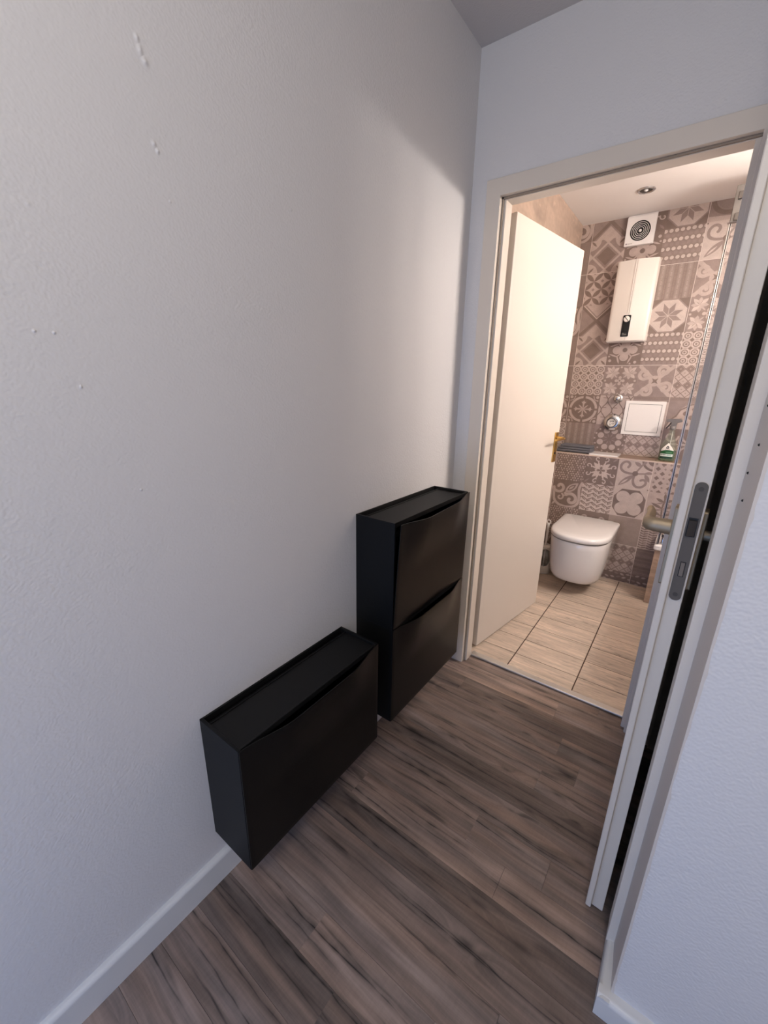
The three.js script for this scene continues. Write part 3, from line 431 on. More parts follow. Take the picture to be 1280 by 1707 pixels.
// ================================================================= THE BATHROOM
const LX = -0.015, PRE = -1.51, UP = -1.69, BC = 2.34, LEDGE = 0.87, BR = 1.62;
const bathFloor = struct('floor_bathroom', 'beige stone-look floor tiles with dark joints in the bathroom');
mesh('grout_bed', box(-0.1, BR + 0.1, -0.14, -0.0022, -1.9, -0.083), mat.floorGrout, bathFloor);
{ const stone = [1, 0.95, 1.04, 0.98].map((t) => std({ color: new THREE.Color(t, t * 0.99, t * 0.975), map: stoneMap, roughness: 0.42 }));
  const zs = [-0.086, -0.240, -0.3905, -0.541, -0.692, -0.843, -0.994, -1.145, -1.296, -1.447, -1.598, -1.749], xs = [-0.02, 0.007, 0.307, 0.607, 0.906, 1.206, 1.506, 1.62];
  for (let i = 0; i + 1 < xs.length; i++) for (let j = 0; j + 1 < zs.length; j++) {
    const g = box(xs[i] + 0.0026, xs[i + 1] - 0.0026, -0.005, 0, zs[j + 1] + 0.0017, zs[j] - 0.0017, 0.0008, 1), p = g.attributes.position, uv = g.attributes.uv, a = rr(0, 1), b = rr(0, 1);
    for (let q = 0; q < p.count; q++) uv.setXY(q, (p.getX(q) - xs[i]) / 1.2 + a, (p.getZ(q) - zs[j]) / 0.6 + b);
    mesh('floor_tile', g, stone[Math.floor(rr(0, 4))], bathFloor);
  }
  mat.stone = stone;
}
const bathCeil = struct('ceiling_bathroom', 'white painted bathroom ceiling');
mesh('ceiling_surface', box(-0.1, BR + 0.1, BC, BC + 0.12, -1.9, -0.111), mat.bathPaint, bathCeil);
{ const w = struct('wall_bathroom_left', 'beige stone-look tiled bathroom wall behind the open door');
  const veins = dataTexture(512, 512, (x, y) => { const u = x / 512, v = y / 512, q = 0.35 * tiled(u * 5, v * 5, 5, 5, 2.1), a = tiled(u * 7 + 0, v * 18, 7, 18, 5.5), b = tiled(u * 24, v * 42, 24, 42, 7.7), c = tiled(u * 3, v * 4, 3, 4, 9.1), k = 0.92 + 0.13 * a + 0.09 * b + 0.12 * c + 0.1 * smooth(0.25, 0.5, tiled(u * 12, v * 30, 12, 30, 3.9)) + 0.05 * q; return [clamp(206 * k), clamp(190 * k), clamp(176 * k)]; });
  const m = std({ map: veins, color: 0xe6dad2, roughness: 0.4 });
  mesh('tile_bed', box(-0.12, LX - 0.006, -0.1, BC, -1.8, -0.111), mat.grout, w);
  for (let j = 0; j < 3; j++) for (let i = 0; i < 2; i++) { const y0 = j * 0.8, y1 = Math.min(BC, y0 + 0.8), z1 = -0.112 - i * 0.8, z0 = Math.max(-1.75, z1 - 0.8); const g = metric(box(LX - 0.007, LX, y0 + 0.0008, y1 - 0.0008, z0 + 0.0006, z1 - 0.0006)), uv = g.attributes.uv; for (let q = 0; q < uv.count; q++) { const a = uv.getX(q), b = uv.getY(q); uv.setXY(q, a / 0.8, b / 0.8); } mesh('wall_tile', g, m, w); }
  const f = struct('wall_bathroom_front', 'bathroom side of the doorway wall'); mesh('wall_surface', [box(-0.1, DX0 - 0.03, -0.1, BC, -0.1105, -0.1095), box(DX1 + 0.03, BR, -0.1, BC, -0.16, -0.1105), box(DX0 - 0.03, DX1 + 0.03, DTOP + 0.07, BC, -0.16, -0.1105)], mat.bathPaint, f);
  const r = struct('wall_bathroom_right', 'right wall of the bathroom with the mirror lamp'); mesh('wall_surface', box(BR, BR + 0.12, -0.1, BC, -1.8, -0.11), mat.bathPaint, r);
}
{ // printed tiles, three patches by three each; a piece shows the part of the print that fits its place
  const w = struct('wall_bathroom_back', 'taupe patchwork-print tiled wall behind the toilet, with a ledge');
  mesh('tile_bed', [box(-0.1, BR, -0.1, BC, UP - 0.12, UP - 0.0012), box(-0.1, BR, -0.1, LEDGE - 0.009, UP - 0.02, PRE - 0.0012)], mat.grout, w);
  const print = (rows) => std({ map: patchwork(rows), roughness: 0.36 });
  const A = print([['circles', 'flower', 'weave'], ['cross', 'ornate', 'star'], ['frame', 'flower', 'hexdots']]);
  const B = print([['octo', 'splash', 'baroque'], ['medal', 'ogee', 'dome'], ['weave', 'burst', 'rhomb']]);
  const R0 = print([['arch', 'medal', 'plain'], ['arch', 'medal', 'plain'], ['fleur', 'medal', 'plain']]);
  const R1 = print([['baroque', 'rhomb', 'plain'], ['splash', 'rhomb', 'plain'], ['octo', 'weave', 'plain']]);
  const RB = print([['rhomb', 'medal', 'plain'], ['dome', 'curls', 'plain'], ['curls', 'medal', 'plain']]);
  const LT = print([['plain', 'medal', 'plain'], ['plain', 'medal', 'scroll'], ['plain', 'medal', 'plain']]);
  const LB = print([['plain', 'octo', 'plain'], ['weave', 'star', 'medal'], ['plain', 'medal', 'octo']]);
  const D0 = print([['scales', 'ornate', 'fleur'], ['scroll', 'braid', 'quatre'], ['scales', 'curls', 'beige']]);
  const D1 = print([['medal', 'curls', 'rhomb'], ['pebble', 'burst', 'pebble'], ['plain', 'plain', 'plain']]);
  const E0 = print([['blocks', 'medal', 'plain'], ['plant', 'curls', 'plain'], ['zig', 'weave', 'plain']]);
  const E1 = print([['stripes', 'curls', 'rhomb'], ['pebble', 'burst', 'pebble'], ['plain', 'plain', 'plain']]);
  // tile (x, y) limits of the full print and of the piece that is there
  function piece(m, px, py, pw, ph, x0, x1, y0, y1, z) {
    const g = box(x0 + 0.0013, x1 - 0.0013, y0 + 0.0013, y1 - 0.0013, z - 0.004, z, 0.0006, 1), p = g.attributes.position, uv = g.attributes.uv;
    for (let q = 0; q < p.count; q++) uv.setXY(q, (p.getX(q) - px) / pw, (p.getY(q) - py) / ph);
    mesh('wall_tile', g, m, w);
  }
  const X = [LX, 0.054, 0.667, 1.28], Y = [LEDGE, 1.462, 2.043, BC];
  piece(LB, X[1] - 0.612, Y[0], 0.612, 0.592, X[0], X[1], Y[0], Y[1], UP); piece(B, X[1], Y[0], 0.613, 0.592, X[1], X[2], Y[0], Y[1], UP); piece(RB, X[2], Y[0], 0.613, 0.592, X[2], X[3], Y[0], Y[1], UP);
  piece(LT, X[1] - 0.612, Y[1], 0.612, 0.581, X[0], X[1], Y[1], Y[2], UP); piece(A, X[1], Y[1], 0.613, 0.581, X[1], X[2], Y[1], Y[2], UP); piece(R1, X[2], Y[1], 0.613, 0.581, X[2], X[3], Y[1], Y[2], UP);
  piece(LT, X[1] - 0.612, Y[2], 0.612, 0.581, X[0], X[1], Y[2], Y[3], UP); piece(A, X[1], Y[2], 0.613, 0.581, X[1], X[2], Y[2], Y[3], UP); piece(R0, X[2], Y[2], 0.613, 0.581, X[2], X[3], Y[2], Y[3], UP);
  piece(RB, X[3], Y[0], 0.6, 0.592, X[3], BR, Y[0], Y[1], UP); piece(R1, X[3], Y[1], 0.6, 0.581, X[3], BR, Y[1], Y[2], UP); piece(A, X[3], Y[2], 0.6, 0.581, X[3], BR, Y[2], Y[3], UP);
  const XL = [LX, 0.067, 0.668, 1.27], YL = [0, 0.274, LEDGE];
  piece(B, XL[1] - 0.6, 0.274, 0.6, 0.596, XL[0], XL[1], YL[1], YL[2], PRE); piece(D0, XL[1], 0.274, 0.601, 0.596, XL[1], XL[2], YL[1], YL[2], PRE); piece(E0, XL[2], 0.274, 0.602, 0.596, XL[2], XL[3], YL[1], YL[2], PRE);
  piece(B, XL[1] - 0.6, -0.322, 0.6, 0.596, XL[0], XL[1], YL[0], YL[1], PRE); piece(D1, XL[1], -0.322, 0.601, 0.596, XL[1], XL[2], YL[0], YL[1], PRE); piece(E1, XL[2], -0.322, 0.602, 0.596, XL[2], XL[3], YL[0], YL[1], PRE);
  const top = std({ map: stoneMap, color: 0xb0a198, roughness: 0.3 });
  for (let i = 0; i < 3; i++) mesh('ledge_tile', metric(box(XL[i] + 0.001, XL[i + 1] - 0.001, LEDGE - 0.009, LEDGE, UP + 0.001, PRE - 0.004)), top, w);
  mesh('ledge_trim', box(LX, XL[3], LEDGE - 0.008, LEDGE + 0.0008, PRE - 0.0045, PRE + 0.0012, 0.001), std({ color: 0xcbb8aa, roughness: 0.35 }), w);
}

// ---------------------------------------------------------------- toilet
{ const t = thing('toilet', 'white wall-hung toilet with closed lid under the tiled ledge', 'toilet', [0.363, 0, PRE]);
  const D = (w, len, r) => { // D-shaped outline: straight at the wall, round in front (x across, z forward)
    const pts = [], n = 64; for (let i = 0; i <= n; i++) { const a = -Math.PI / 2 + (Math.PI * i) / n, c = Math.cos(a), s = Math.sin(a), e = 0.78, x = (w / 2) * Math.sign(s) * Math.pow(Math.abs(s), e), z = len - w * 0.60 + w * 0.60 * Math.pow(Math.abs(c), e); pts.push([x, z]); } pts.push([w / 2, r], [w / 2 - r, 0.0], [-w / 2 + r, 0.0], [-w / 2, r]); return pts; };
  function loft(levels) { // levels: [y, outline]
    const pos = [], idx = [], n = levels[0][1].length; levels.forEach(([y, o]) => o.forEach(([x, z]) => pos.push(x, y, z)));
    for (let l = 0; l + 1 < levels.length; l++) for (let i = 0; i < n; i++) { const a = l * n + i, b = l * n + ((i + 1) % n), c = a + n, d = b + n; idx.push(a, c, b, b, c, d); }
    for (const l of [0, levels.length - 1]) { const o = levels[l][1], m = pos.length / 3, cz = o.reduce((q, p) => q + p[1], 0) / n; pos.push(0, levels[l][0], cz); for (let i = 0; i < n; i++) { const a = l * n + i, b = l * n + ((i + 1) % n); l ? idx.push(a, m, b) : idx.push(a, b, m); } }
    const g = new THREE.BufferGeometry(); g.setAttribute('position', new THREE.Float32BufferAttribute(pos, 3)); g.setIndex(idx); return toCreasedNormals(g, 0.9);
  }
  mesh('bowl', loft([[0.085, D(0.235, 0.40, 0.02)], [0.088, D(0.262, 0.428, 0.02)], [0.10, D(0.292, 0.452, 0.02)], [0.13, D(0.316, 0.472, 0.015)], [0.19, D(0.335, 0.488, 0.01)], [0.27, D(0.348, 0.498, 0.01)], [0.34, D(0.354, 0.503, 0.01)], [0.378, D(0.356, 0.505, 0.01)], [0.384, D(0.352, 0.501, 0.01)]]), mat.ceramic, t);
  const lid = mesh('lid', loft([[0.391, D(0.356, 0.506, 0.02)], [0.394, D(0.364, 0.513, 0.02)], [0.402, D(0.367, 0.516, 0.02)], [0.416, D(0.366, 0.515, 0.02)], [0.424, D(0.360, 0.509, 0.02)], [0.4285, D(0.346, 0.494, 0.02)], [0.4305, D(0.30, 0.44, 0.02)]].map(([y, o]) => [y, o.map(([x, z]) => [x, Math.max(z, 0.012)])])), mat.ceramic, t);
  mesh('seat_gap', loft([[0.3835, D(0.338, 0.488, 0.02)], [0.3915, D(0.338, 0.488, 0.02)]]), mat.dark, t);
  for (const s of [-1, 1]) { const g = cyl(0.011, 0.011, 0.05, 20); g.rotateZ(Math.PI / 2); g.translate(s * 0.085, 0.41, 0.012); mesh('hinge', g, mat.chrome, lid); }
}
// ---------------------------------------------------------------- toilet brush in its holder, half behind the door
{ const t = thing('toilet_brush', 'white toilet brush holder with an oval opening, half hidden behind the open door', 'toilet brush', [0.118, 0, -1.335]);
  // a round pot, open towards the front right through an oval
  const nu = 60, nv = 26, R = 0.052, Hh = 0.205, pos = [], keep = [], idx = [];
  for (let j = 0; j <= nv; j++) for (let i = 0; i <= nu; i++) { const a = (i / nu) * TAU, y = 0.001 + (j / nv) * Hh, r = R * (1 - 0.16 * Math.pow(j / nv, 2)); pos.push(r * Math.sin(a), y, r * Math.cos(a)); const q = (a > Math.PI ? a - TAU : a) - 0.35; keep.push((q / 0.95) ** 2 + ((y - 0.128) / 0.066) ** 2 > 1); }
  for (let j = 0; j < nv; j++) for (let i = 0; i < nu; i++) { const a = j * (nu + 1) + i; if ([a, a + 1, a + nu + 1, a + nu + 2].every((k) => keep[k])) idx.push(a, a + 1, a + nu + 2, a, a + nu + 2, a + nu + 1); }
  const g = new THREE.BufferGeometry(); g.setAttribute('position', new THREE.Float32BufferAttribute(pos, 3)); g.setAttribute('uv', new THREE.Float32BufferAttribute(new Array((pos.length / 3) * 2).fill(0), 2)); g.setIndex(idx); g.computeVertexNormals();
  const rim = []; for (let i = 0; i < 48; i++) { const b = (i / 48) * TAU, a = 0.35 + 0.97 * Math.cos(b), y = 0.128 + 0.068 * Math.sin(b), r = R * (1 - 0.16 * Math.pow(y / Hh, 2)); rim.push([r * Math.sin(a), y, r * Math.cos(a)]); }
  const white = std({ color: 0xdcd4cc, roughness: 0.35, side: THREE.DoubleSide });
  mesh('holder', [g, tube(rim, 0.0032, 96, 8, true), lathe([[0, 0.002], [R, 0.001], [R + 0.001, 0.006], [R - 0.002, 0.012], [0, 0.012]], 40), lathe([[R * 0.84, Hh], [R * 0.7, Hh + 0.008], [0.012, Hh + 0.010]], 40)], white, t);
  const b = mesh('brush', [lathe([[0, 0.03], [0.006, 0.032], [0.006, 0.2], [0.0075, 0.3], [0.009, 0.36], [0.009, 0.375], [0, 0.378]], 20), new THREE.TorusGeometry(0.013, 0.0035, 10, 28).translate(0, 0.390, 0)], mat.plastic, t);
  const bristle = []; for (let k = 0; k < 240; k++) { const a = rr(0, TAU), y = rr(0.045, 0.115), c = new THREE.CylinderGeometry(0.0006, 0.0006, 0.026, 4); c.rotateZ(Math.PI / 2); c.translate(0.017, 0, 0); c.rotateY(a); c.translate(0, y, 0); bristle.push(c); }
  mesh('bristles', bristle, std({ color: 0xb9aca0, roughness: 0.9 }), b).userData.kind = 'stuff';
}
// ---------------------------------------------------------------- fittings on the tiled wall
{ const t = thing('water_heater', 'cream instantaneous water heater with black control strip above the flush fittings', 'water heater', [0.361, 1.610, UP]);
  const W = 0.226, H = 0.463, Dp = 0.104;
  const s = new THREE.Shape(); s.moveTo(-W / 2, 0); s.lineTo(W / 2, 0); s.lineTo(W / 2, Dp - 0.034); s.quadraticCurveTo(W / 2, Dp - 0.024, W / 2 - 0.012, Dp - 0.020); s.quadraticCurveTo(0.03, Dp - 0.002, 0.0015, Dp); s.lineTo(0.0015, Dp - 0.006); s.lineTo(-0.0015, Dp - 0.006); s.lineTo(-0.0015, Dp); s.quadraticCurveTo(-0.03, Dp - 0.002, -W / 2 + 0.012, Dp - 0.020); s.quadraticCurveTo(-W / 2, Dp - 0.024, -W / 2, Dp - 0.034); s.closePath();
  const g = extrude(s, H, 0.0015, 20); g.rotateX(-Math.PI / 2); g.scale(1, 1, -1); g.index; const p = g.attributes.position; for (let i = 0; i < p.count; i += 3) { const q = [p.getX(i), p.getY(i), p.getZ(i)]; p.setXYZ(i, p.getX(i + 1), p.getY(i + 1), p.getZ(i + 1)); p.setXYZ(i + 1, ...q); } g.computeVertexNormals();
  mesh('housing', toCreasedNormals(g, 0.5), mat.creamPlastic, t);
  mesh('base_tray', box(-W / 2 + 0.004, W / 2 - 0.004, -0.006, 0.002, 0.004, Dp - 0.026, 0.002), mat.plastic, t);
  mesh('ridge', box(-0.0085, -0.0018, 0.155, H - 0.001, Dp - 0.004, Dp + 0.0030, 0.001), mat.creamPlastic, t);
  const c = mesh('control_panel', (() => { const q = extrude(rounded(0.044, 0.128, 0.006), 0.003, 0.001); q.translate(-0.006, 0.086, Dp - 0.003); return q; })(), mat.blackGloss, t);
  const k = mesh('dial', (() => { const q = lathe([[0, 0.011], [0.014, 0.011], [0.0172, 0.009], [0.0175, 0], [0, 0]], 40); q.rotateX(Math.PI / 2); q.translate(-0.006, 0.126, Dp); return q; })(), mat.creamPlastic, c);
  mesh('dial_mark', (() => { const q = new THREE.BoxGeometry(0.0035, 0.033, 0.0012); q.rotateZ(0.72); q.translate(-0.006, 0.126, Dp + 0.0112); return q; })(), mat.dark, c);
  const print = canvasTexture(256, 128, (x, w, h) => { x.fillStyle = '#101011'; x.fillRect(0, 0, w, h); x.fillStyle = '#c9c4be'; x.fillRect(34, 26, 46, 12); x.fillRect(92, 28, 34, 10); x.fillRect(176, 24, 16, 14); for (let i = 0; i < 9; i++) x.fillRect(44 + i * 19, 84, 14, 16); });
  const pr = mesh('printing', new THREE.PlaneGeometry(0.036, 0.018).translate(-0.006, 0.038, Dp + 0.0012), std({ map: print, roughness: 0.3 }), c);
}
{ const t = thing('extractor_fan', 'square white extractor fan with round slotted grille high on the tiled wall', 'fan', [0.333, 2.249, UP]);
  const f = extrude(rounded(0.158, 0.158, 0.004), 0.022, 0.003); f.translate(0, 0, 0.003); mesh('cover', f, mat.plastic, t);
  const disc = (r, z0, z1) => { const g = cyl(r, r, z1 - z0, 48); g.rotateX(Math.PI / 2); g.translate(0, -0.002, (z0 + z1) / 2); return g; };
  const gr = mesh('grille_recess', disc(0.055, 0.020, 0.0287), std({ color: 0x060606, roughness: 0.9 }), t);
  for (const r of [0.0465, 0.0375, 0.0285, 0.0195]) mesh('grille_ring', new THREE.TorusGeometry(r, 0.0014, 8, 56).translate(0, -0.002, 0.0292), mat.plastic, gr);
  mesh('hub', new THREE.SphereGeometry(0.0085, 20, 14).scale(1, 1, 0.7).translate(0, -0.002, 0.0295), mat.plastic, gr);
  mesh('bracket', [box(-0.078, 0.078, 0.076, 0.090, 0.000, 0.012, 0.001)], mat.plastic, t);
  const print = canvasTexture(128, 32, (x, w, h) => { x.fillStyle = '#e6e0da'; x.fillRect(0, 0, w, h); x.fillStyle = '#6d5f66'; x.fillRect(4, 6, 18, 20); x.fillStyle = '#a2979a'; for (let i = 0; i < 5; i++) x.fillRect(32 + i * 15, 10, 10, 13); });
  mesh('printing', new THREE.PlaneGeometry(0.045, 0.0112).translate(-0.048, -0.067, 0.0286), std({ map: print, roughness: 0.4 }), t); partNames(gr);
}
{ const t = thing('access_panel', 'white framed square access panel on the tiled wall beside the flush plate', 'access panel', [0.540, 1.123, UP]);
  const W = 0.232, H = 0.224, b = 0.020;
  mesh('frame', (() => { const o = rounded(W, H, 0.002), h = rounded(W - 2 * b, H - 2 * b, 0.001); o.holes.push(new THREE.Path(h.getPoints(8))); return extrude(o, 0.006, 0.001); })(), mat.plastic, t);
  mesh('door', box(-W / 2 + b + 0.0022, W / 2 - b - 0.0022, -H / 2 + b + 0.0022, H / 2 - b - 0.0022, 0.001, 0.0065, 0.001), mat.plastic, t);
  mesh('gap', box(-W / 2 + b - 0.002, W / 2 - b + 0.002, -H / 2 + b - 0.002, H / 2 - b + 0.002, 0, 0.0014), mat.dark, t);
}
{ const t = thing('water_meter', 'round chrome rosette with a white dial left of the access panel', 'meter', [0.362, 1.085, UP]);
  const rot = (g) => g.rotateX(Math.PI / 2);
  mesh('rosette', rot(lathe([[0, 0.001], [0.060, 0.001], [0.0605, 0.004], [0.057, 0.012], [0.044, 0.022], [0.034, 0.026], [0, 0.026]], 56)), mat.chrome, t);
  mesh('collar', rot(lathe([[0.0, 0.024], [0.033, 0.024], [0.033, 0.040], [0.030, 0.043], [0.026, 0.043], [0.026, 0.038], [0, 0.038]], 48)), mat.steel, t);
  const face = canvasTexture(256, 256, (x) => { x.fillStyle = '#e3ddd3'; x.fillRect(0, 0, 256, 256); x.fillStyle = '#2a2626'; x.fillRect(66, 62, 124, 34); x.fillStyle = '#e3ddd3'; for (let i = 0; i < 5; i++) x.fillRect(80 + i * 20, 70, 11, 18); x.strokeStyle = '#55504c'; x.lineWidth = 8; x.beginPath(); x.arc(92, 160, 30, 0, 6.3); x.stroke(); x.beginPath(); x.arc(170, 160, 24, 0, 6.3); x.stroke(); x.strokeStyle = '#a8322a'; x.beginPath(); x.moveTo(170, 160); x.lineTo(188, 144); x.stroke(); x.fillStyle = '#2a2626'; x.fillRect(60, 206, 60, 12); });
  mesh('dial', new THREE.CircleGeometry(0.0262, 40).translate(0, 0, 0.0385), std({ map: face, roughness: 0.3 }), t);
  mesh('dial_glass', new THREE.CircleGeometry(0.0262, 40).translate(0, 0, 0.0412), mat.glass, t);
}
{ const t = thing('shutoff_valve', 'small round chrome shut-off valve above the chrome rosette', 'valve', [0.371, 1.247, UP]);
  const rot = (g) => g.rotateX(Math.PI / 2);
  mesh('rosette', rot(lathe([[0, 0.001], [0.030, 0.001], [0.030, 0.004], [0.024, 0.009], [0.013, 0.010], [0, 0.010]], 40)), mat.chrome, t);
  mesh('cap', rot(lathe([[0, 0.009], [0.0125, 0.009], [0.0125, 0.018], [0.021, 0.022], [0.0225, 0.042], [0.019, 0.052], [0.010, 0.056], [0, 0.057]], 40)), mat.chrome, t);
}
// ---------------------------------------------------------------- things on the ledge
{ const t = thing('towel', 'folded dark grey towel lying on the tiled ledge by the door', 'towel', [0.170, LEDGE, -1.600]);
  for (let k = 0; k < 3; k++) {
    const g = new RoundedBoxGeometry(0.235 - 0.012 * k, 0.0175, 0.125 - 0.006 * k, 8, 0.0085), p = g.attributes.position;
    for (let i = 0; i < p.count; i++) { const x = p.getX(i), y = p.getY(i), z = p.getZ(i), top = y > 0; p.setY(i, y + (k === 2 && top ? 0.006 * noise.noise(x * 22, z * 22, 1) : 0) + 0.0015 * noise.noise(x * 60, z * 60, k) * (k || top ? 1 : 0)); p.setZ(i, z + 0.004 * noise.noise(x * 14, k, 2)); p.setX(i, x + 0.005 * noise.noise(z * 16, k, 5)); }
    const h = mergeVertices(g); h.computeVertexNormals(); h.translate(0.004 * (k - 1), 0.0095 + k * 0.0165, 0); mesh('fold', h, mat.towel, t);
  }
  partNames(t);
}
{ const t = tag(mesh('white_tray', (() => { const s = rounded(0.178, 0.150, 0.006), g = extrude(s, 0.007, 0.0015); g.rotateX(-Math.PI / 2); return g; })(), mat.ceramic), 'flat white plate lying on the tiled ledge between towel and spray bottle', 'plate'); t.position.set(0.364, LEDGE + 0.0005, -1.585); }
{ const t = thing('spray_bottle', 'clear spray bottle with grey trigger and green label on the ledge', 'spray bottle', [0.722, LEDGE, -1.595], -0.12);
  const oval = (levels) => { const pos = [], idx = [], n = 40; levels.forEach(([y, a, b]) => { for (let i = 0; i < n; i++) { const q = (i / n) * TAU, e = 0.8, c = Math.cos(q), s = Math.sin(q); pos.push(a * Math.sign(c) * Math.abs(c) ** e, y, b * Math.sign(s) * Math.abs(s) ** e); } }); for (let l = 0; l + 1 < levels.length; l++) for (let i = 0; i < n; i++) { const p = l * n + i, q = l * n + ((i + 1) % n); idx.push(p, p + n, q, q, p + n, q + n); } const g = new THREE.BufferGeometry(); g.setAttribute('position', new THREE.Float32BufferAttribute(pos, 3)); g.setIndex(idx); g.computeVertexNormals(); return g; };
  const body = [[0.001, 0.0, 0.0], [0.001, 0.040, 0.026], [0.006, 0.045, 0.030], [0.05, 0.046, 0.031], [0.085, 0.044, 0.030], [0.115, 0.036, 0.026], [0.14, 0.026, 0.021], [0.165, 0.0175, 0.0165], [0.19, 0.0145, 0.0145], [0.205, 0.013, 0.013]];
  mesh('body', oval(body), phys({ color: 0xe7ece6, roughness: 0.08, transmission: 0.92, thickness: 0, ior: 1.45 }), t);
  const fluid = mesh('liquid', oval([[0.003, 0, 0], [0.003, 0.0385, 0.0245], [0.008, 0.0432, 0.0283], [0.05, 0.0443, 0.0293], [0.068, 0.0436, 0.0288], [0.069, 0, 0]]), phys({ color: 0xcfe0cc, roughness: 0.05, transmission: 0.9, thickness: 0.05, ior: 1.33, attenuationColor: new THREE.Color(0.32, 0.62, 0.34), attenuationDistance: 0.05 }), t);
  // label: a sheet hugging the front of the bottle, its top cut to a point
  const nu = 24, nv = 24, pos = [], uv = [], idx = [];
  const at = (y) => { for (let i = 0; i + 1 < body.length; i++) if (y <= body[i + 1][0]) { const k = (y - body[i][0]) / (body[i + 1][0] - body[i][0] || 1); return [body[i][1] + (body[i + 1][1] - body[i][1]) * k, body[i][2] + (body[i + 1][2] - body[i][2]) * k]; } return [0.013, 0.013]; };
  for (let j = 0; j <= nv; j++) for (let i = 0; i <= nu; i++) { const y = 0.018 + (j / nv) * 0.098, [a, b] = at(y), half = 0.034 * (y < 0.07 ? 1 : Math.max(0.04, 1 - Math.pow((y - 0.07) / 0.046, 1.25))), x = -half + (2 * half * i) / nu, q = Math.min(0.999, Math.abs(x) / (a + 1e-4)); pos.push(x, y, b * Math.pow(1 - Math.pow(q, 2.5), 0.4) + 0.0009); uv.push((x + 0.034) / 0.068, j / nv); }
  for (let j = 0; j < nv; j++) for (let i = 0; i < nu; i++) { const a = j * (nu + 1) + i; idx.push(a, a + 1, a + nu + 2, a, a + nu + 2, a + nu + 1); }
  const lg = new THREE.BufferGeometry(); lg.setAttribute('position', new THREE.Float32BufferAttribute(pos, 3)); lg.setAttribute('uv', new THREE.Float32BufferAttribute(uv, 2)); lg.setIndex(idx); lg.computeVertexNormals();
  const art = canvasTexture(256, 384, (x, w, h) => {
    x.fillStyle = '#efeae4'; x.fillRect(0, 0, w, h); x.fillStyle = '#1d5a2e'; x.fillRect(0, 170, w, h - 170); x.fillStyle = '#efeae4'; x.beginPath(); x.moveTo(0, 0); x.lineTo(w, 0); x.lineTo(w, 190); x.quadraticCurveTo(w * 0.5, 140, 0, 215); x.fill();
    x.fillStyle = '#1b1820'; x.beginPath(); x.arc(128, 92, 20, 0, 6.3); x.fill(); x.beginPath(); x.ellipse(128, 120, 34, 22, 0, 0, 6.3); x.fill(); x.fillStyle = '#efeae4'; x.beginPath(); x.arc(128, 116, 11, 0, 6.3); x.fill();
    x.fillStyle = '#7d5b63'; x.fillRect(76, 150, 104, 9); x.fillStyle = '#7fae86'; x.fillRect(100, 222, 130, 8); x.fillRect(120, 240, 110, 7); x.fillStyle = '#d6ddd8'; x.fillRect(0, 270, w, 66); x.fillStyle = '#2b3a33'; x.fillRect(14, 284, 20, 26); x.fillRect(44, 288, 70, 14); x.fillStyle = '#a9c4bd'; x.fillRect(140, 284, 90, 34); x.fillStyle = '#244536'; x.fillRect(0, 344, w, 40);
  });
  mesh('label_sheet', lg, std({ map: art, roughness: 0.4, side: THREE.DoubleSide }), t);
  const grey = std({ color: 0x716d6d, roughness: 0.4 });
  const head = mesh('trigger_head', (() => { const s = new THREE.Shape(); s.moveTo(-0.040, 0.246); s.lineTo(-0.040, 0.259); s.quadraticCurveTo(-0.01, 0.270, 0.030, 0.266); s.quadraticCurveTo(0.046, 0.262, 0.044, 0.250); s.lineTo(0.018, 0.240); s.lineTo(0.015, 0.218); s.lineTo(-0.013, 0.218); s.lineTo(-0.014, 0.244); s.closePath(); const g = extrude(s, 0.018, 0.003); g.translate(0, 0, -0.009); return g; })(), grey, t);
  mesh('trigger', extrude((() => { const s = new THREE.Shape(); s.moveTo(-0.016, 0.246); s.quadraticCurveTo(-0.024, 0.226, -0.040, 0.206); s.lineTo(-0.034, 0.203); s.quadraticCurveTo(-0.018, 0.222, -0.010, 0.246); s.closePath(); return s; })(), 0.010, 0.001).translate(0, 0, -0.005), mat.dark, head);
  mesh('collar', lathe([[0.0135, 0.200], [0.0175, 0.200], [0.0175, 0.222], [0, 0.222]], 28), grey, head);
  mesh('dip_tube', cyl(0.002, 0.002, 0.185, 10).translate(0.004, 0.11, 0), mat.plastic, t);
}
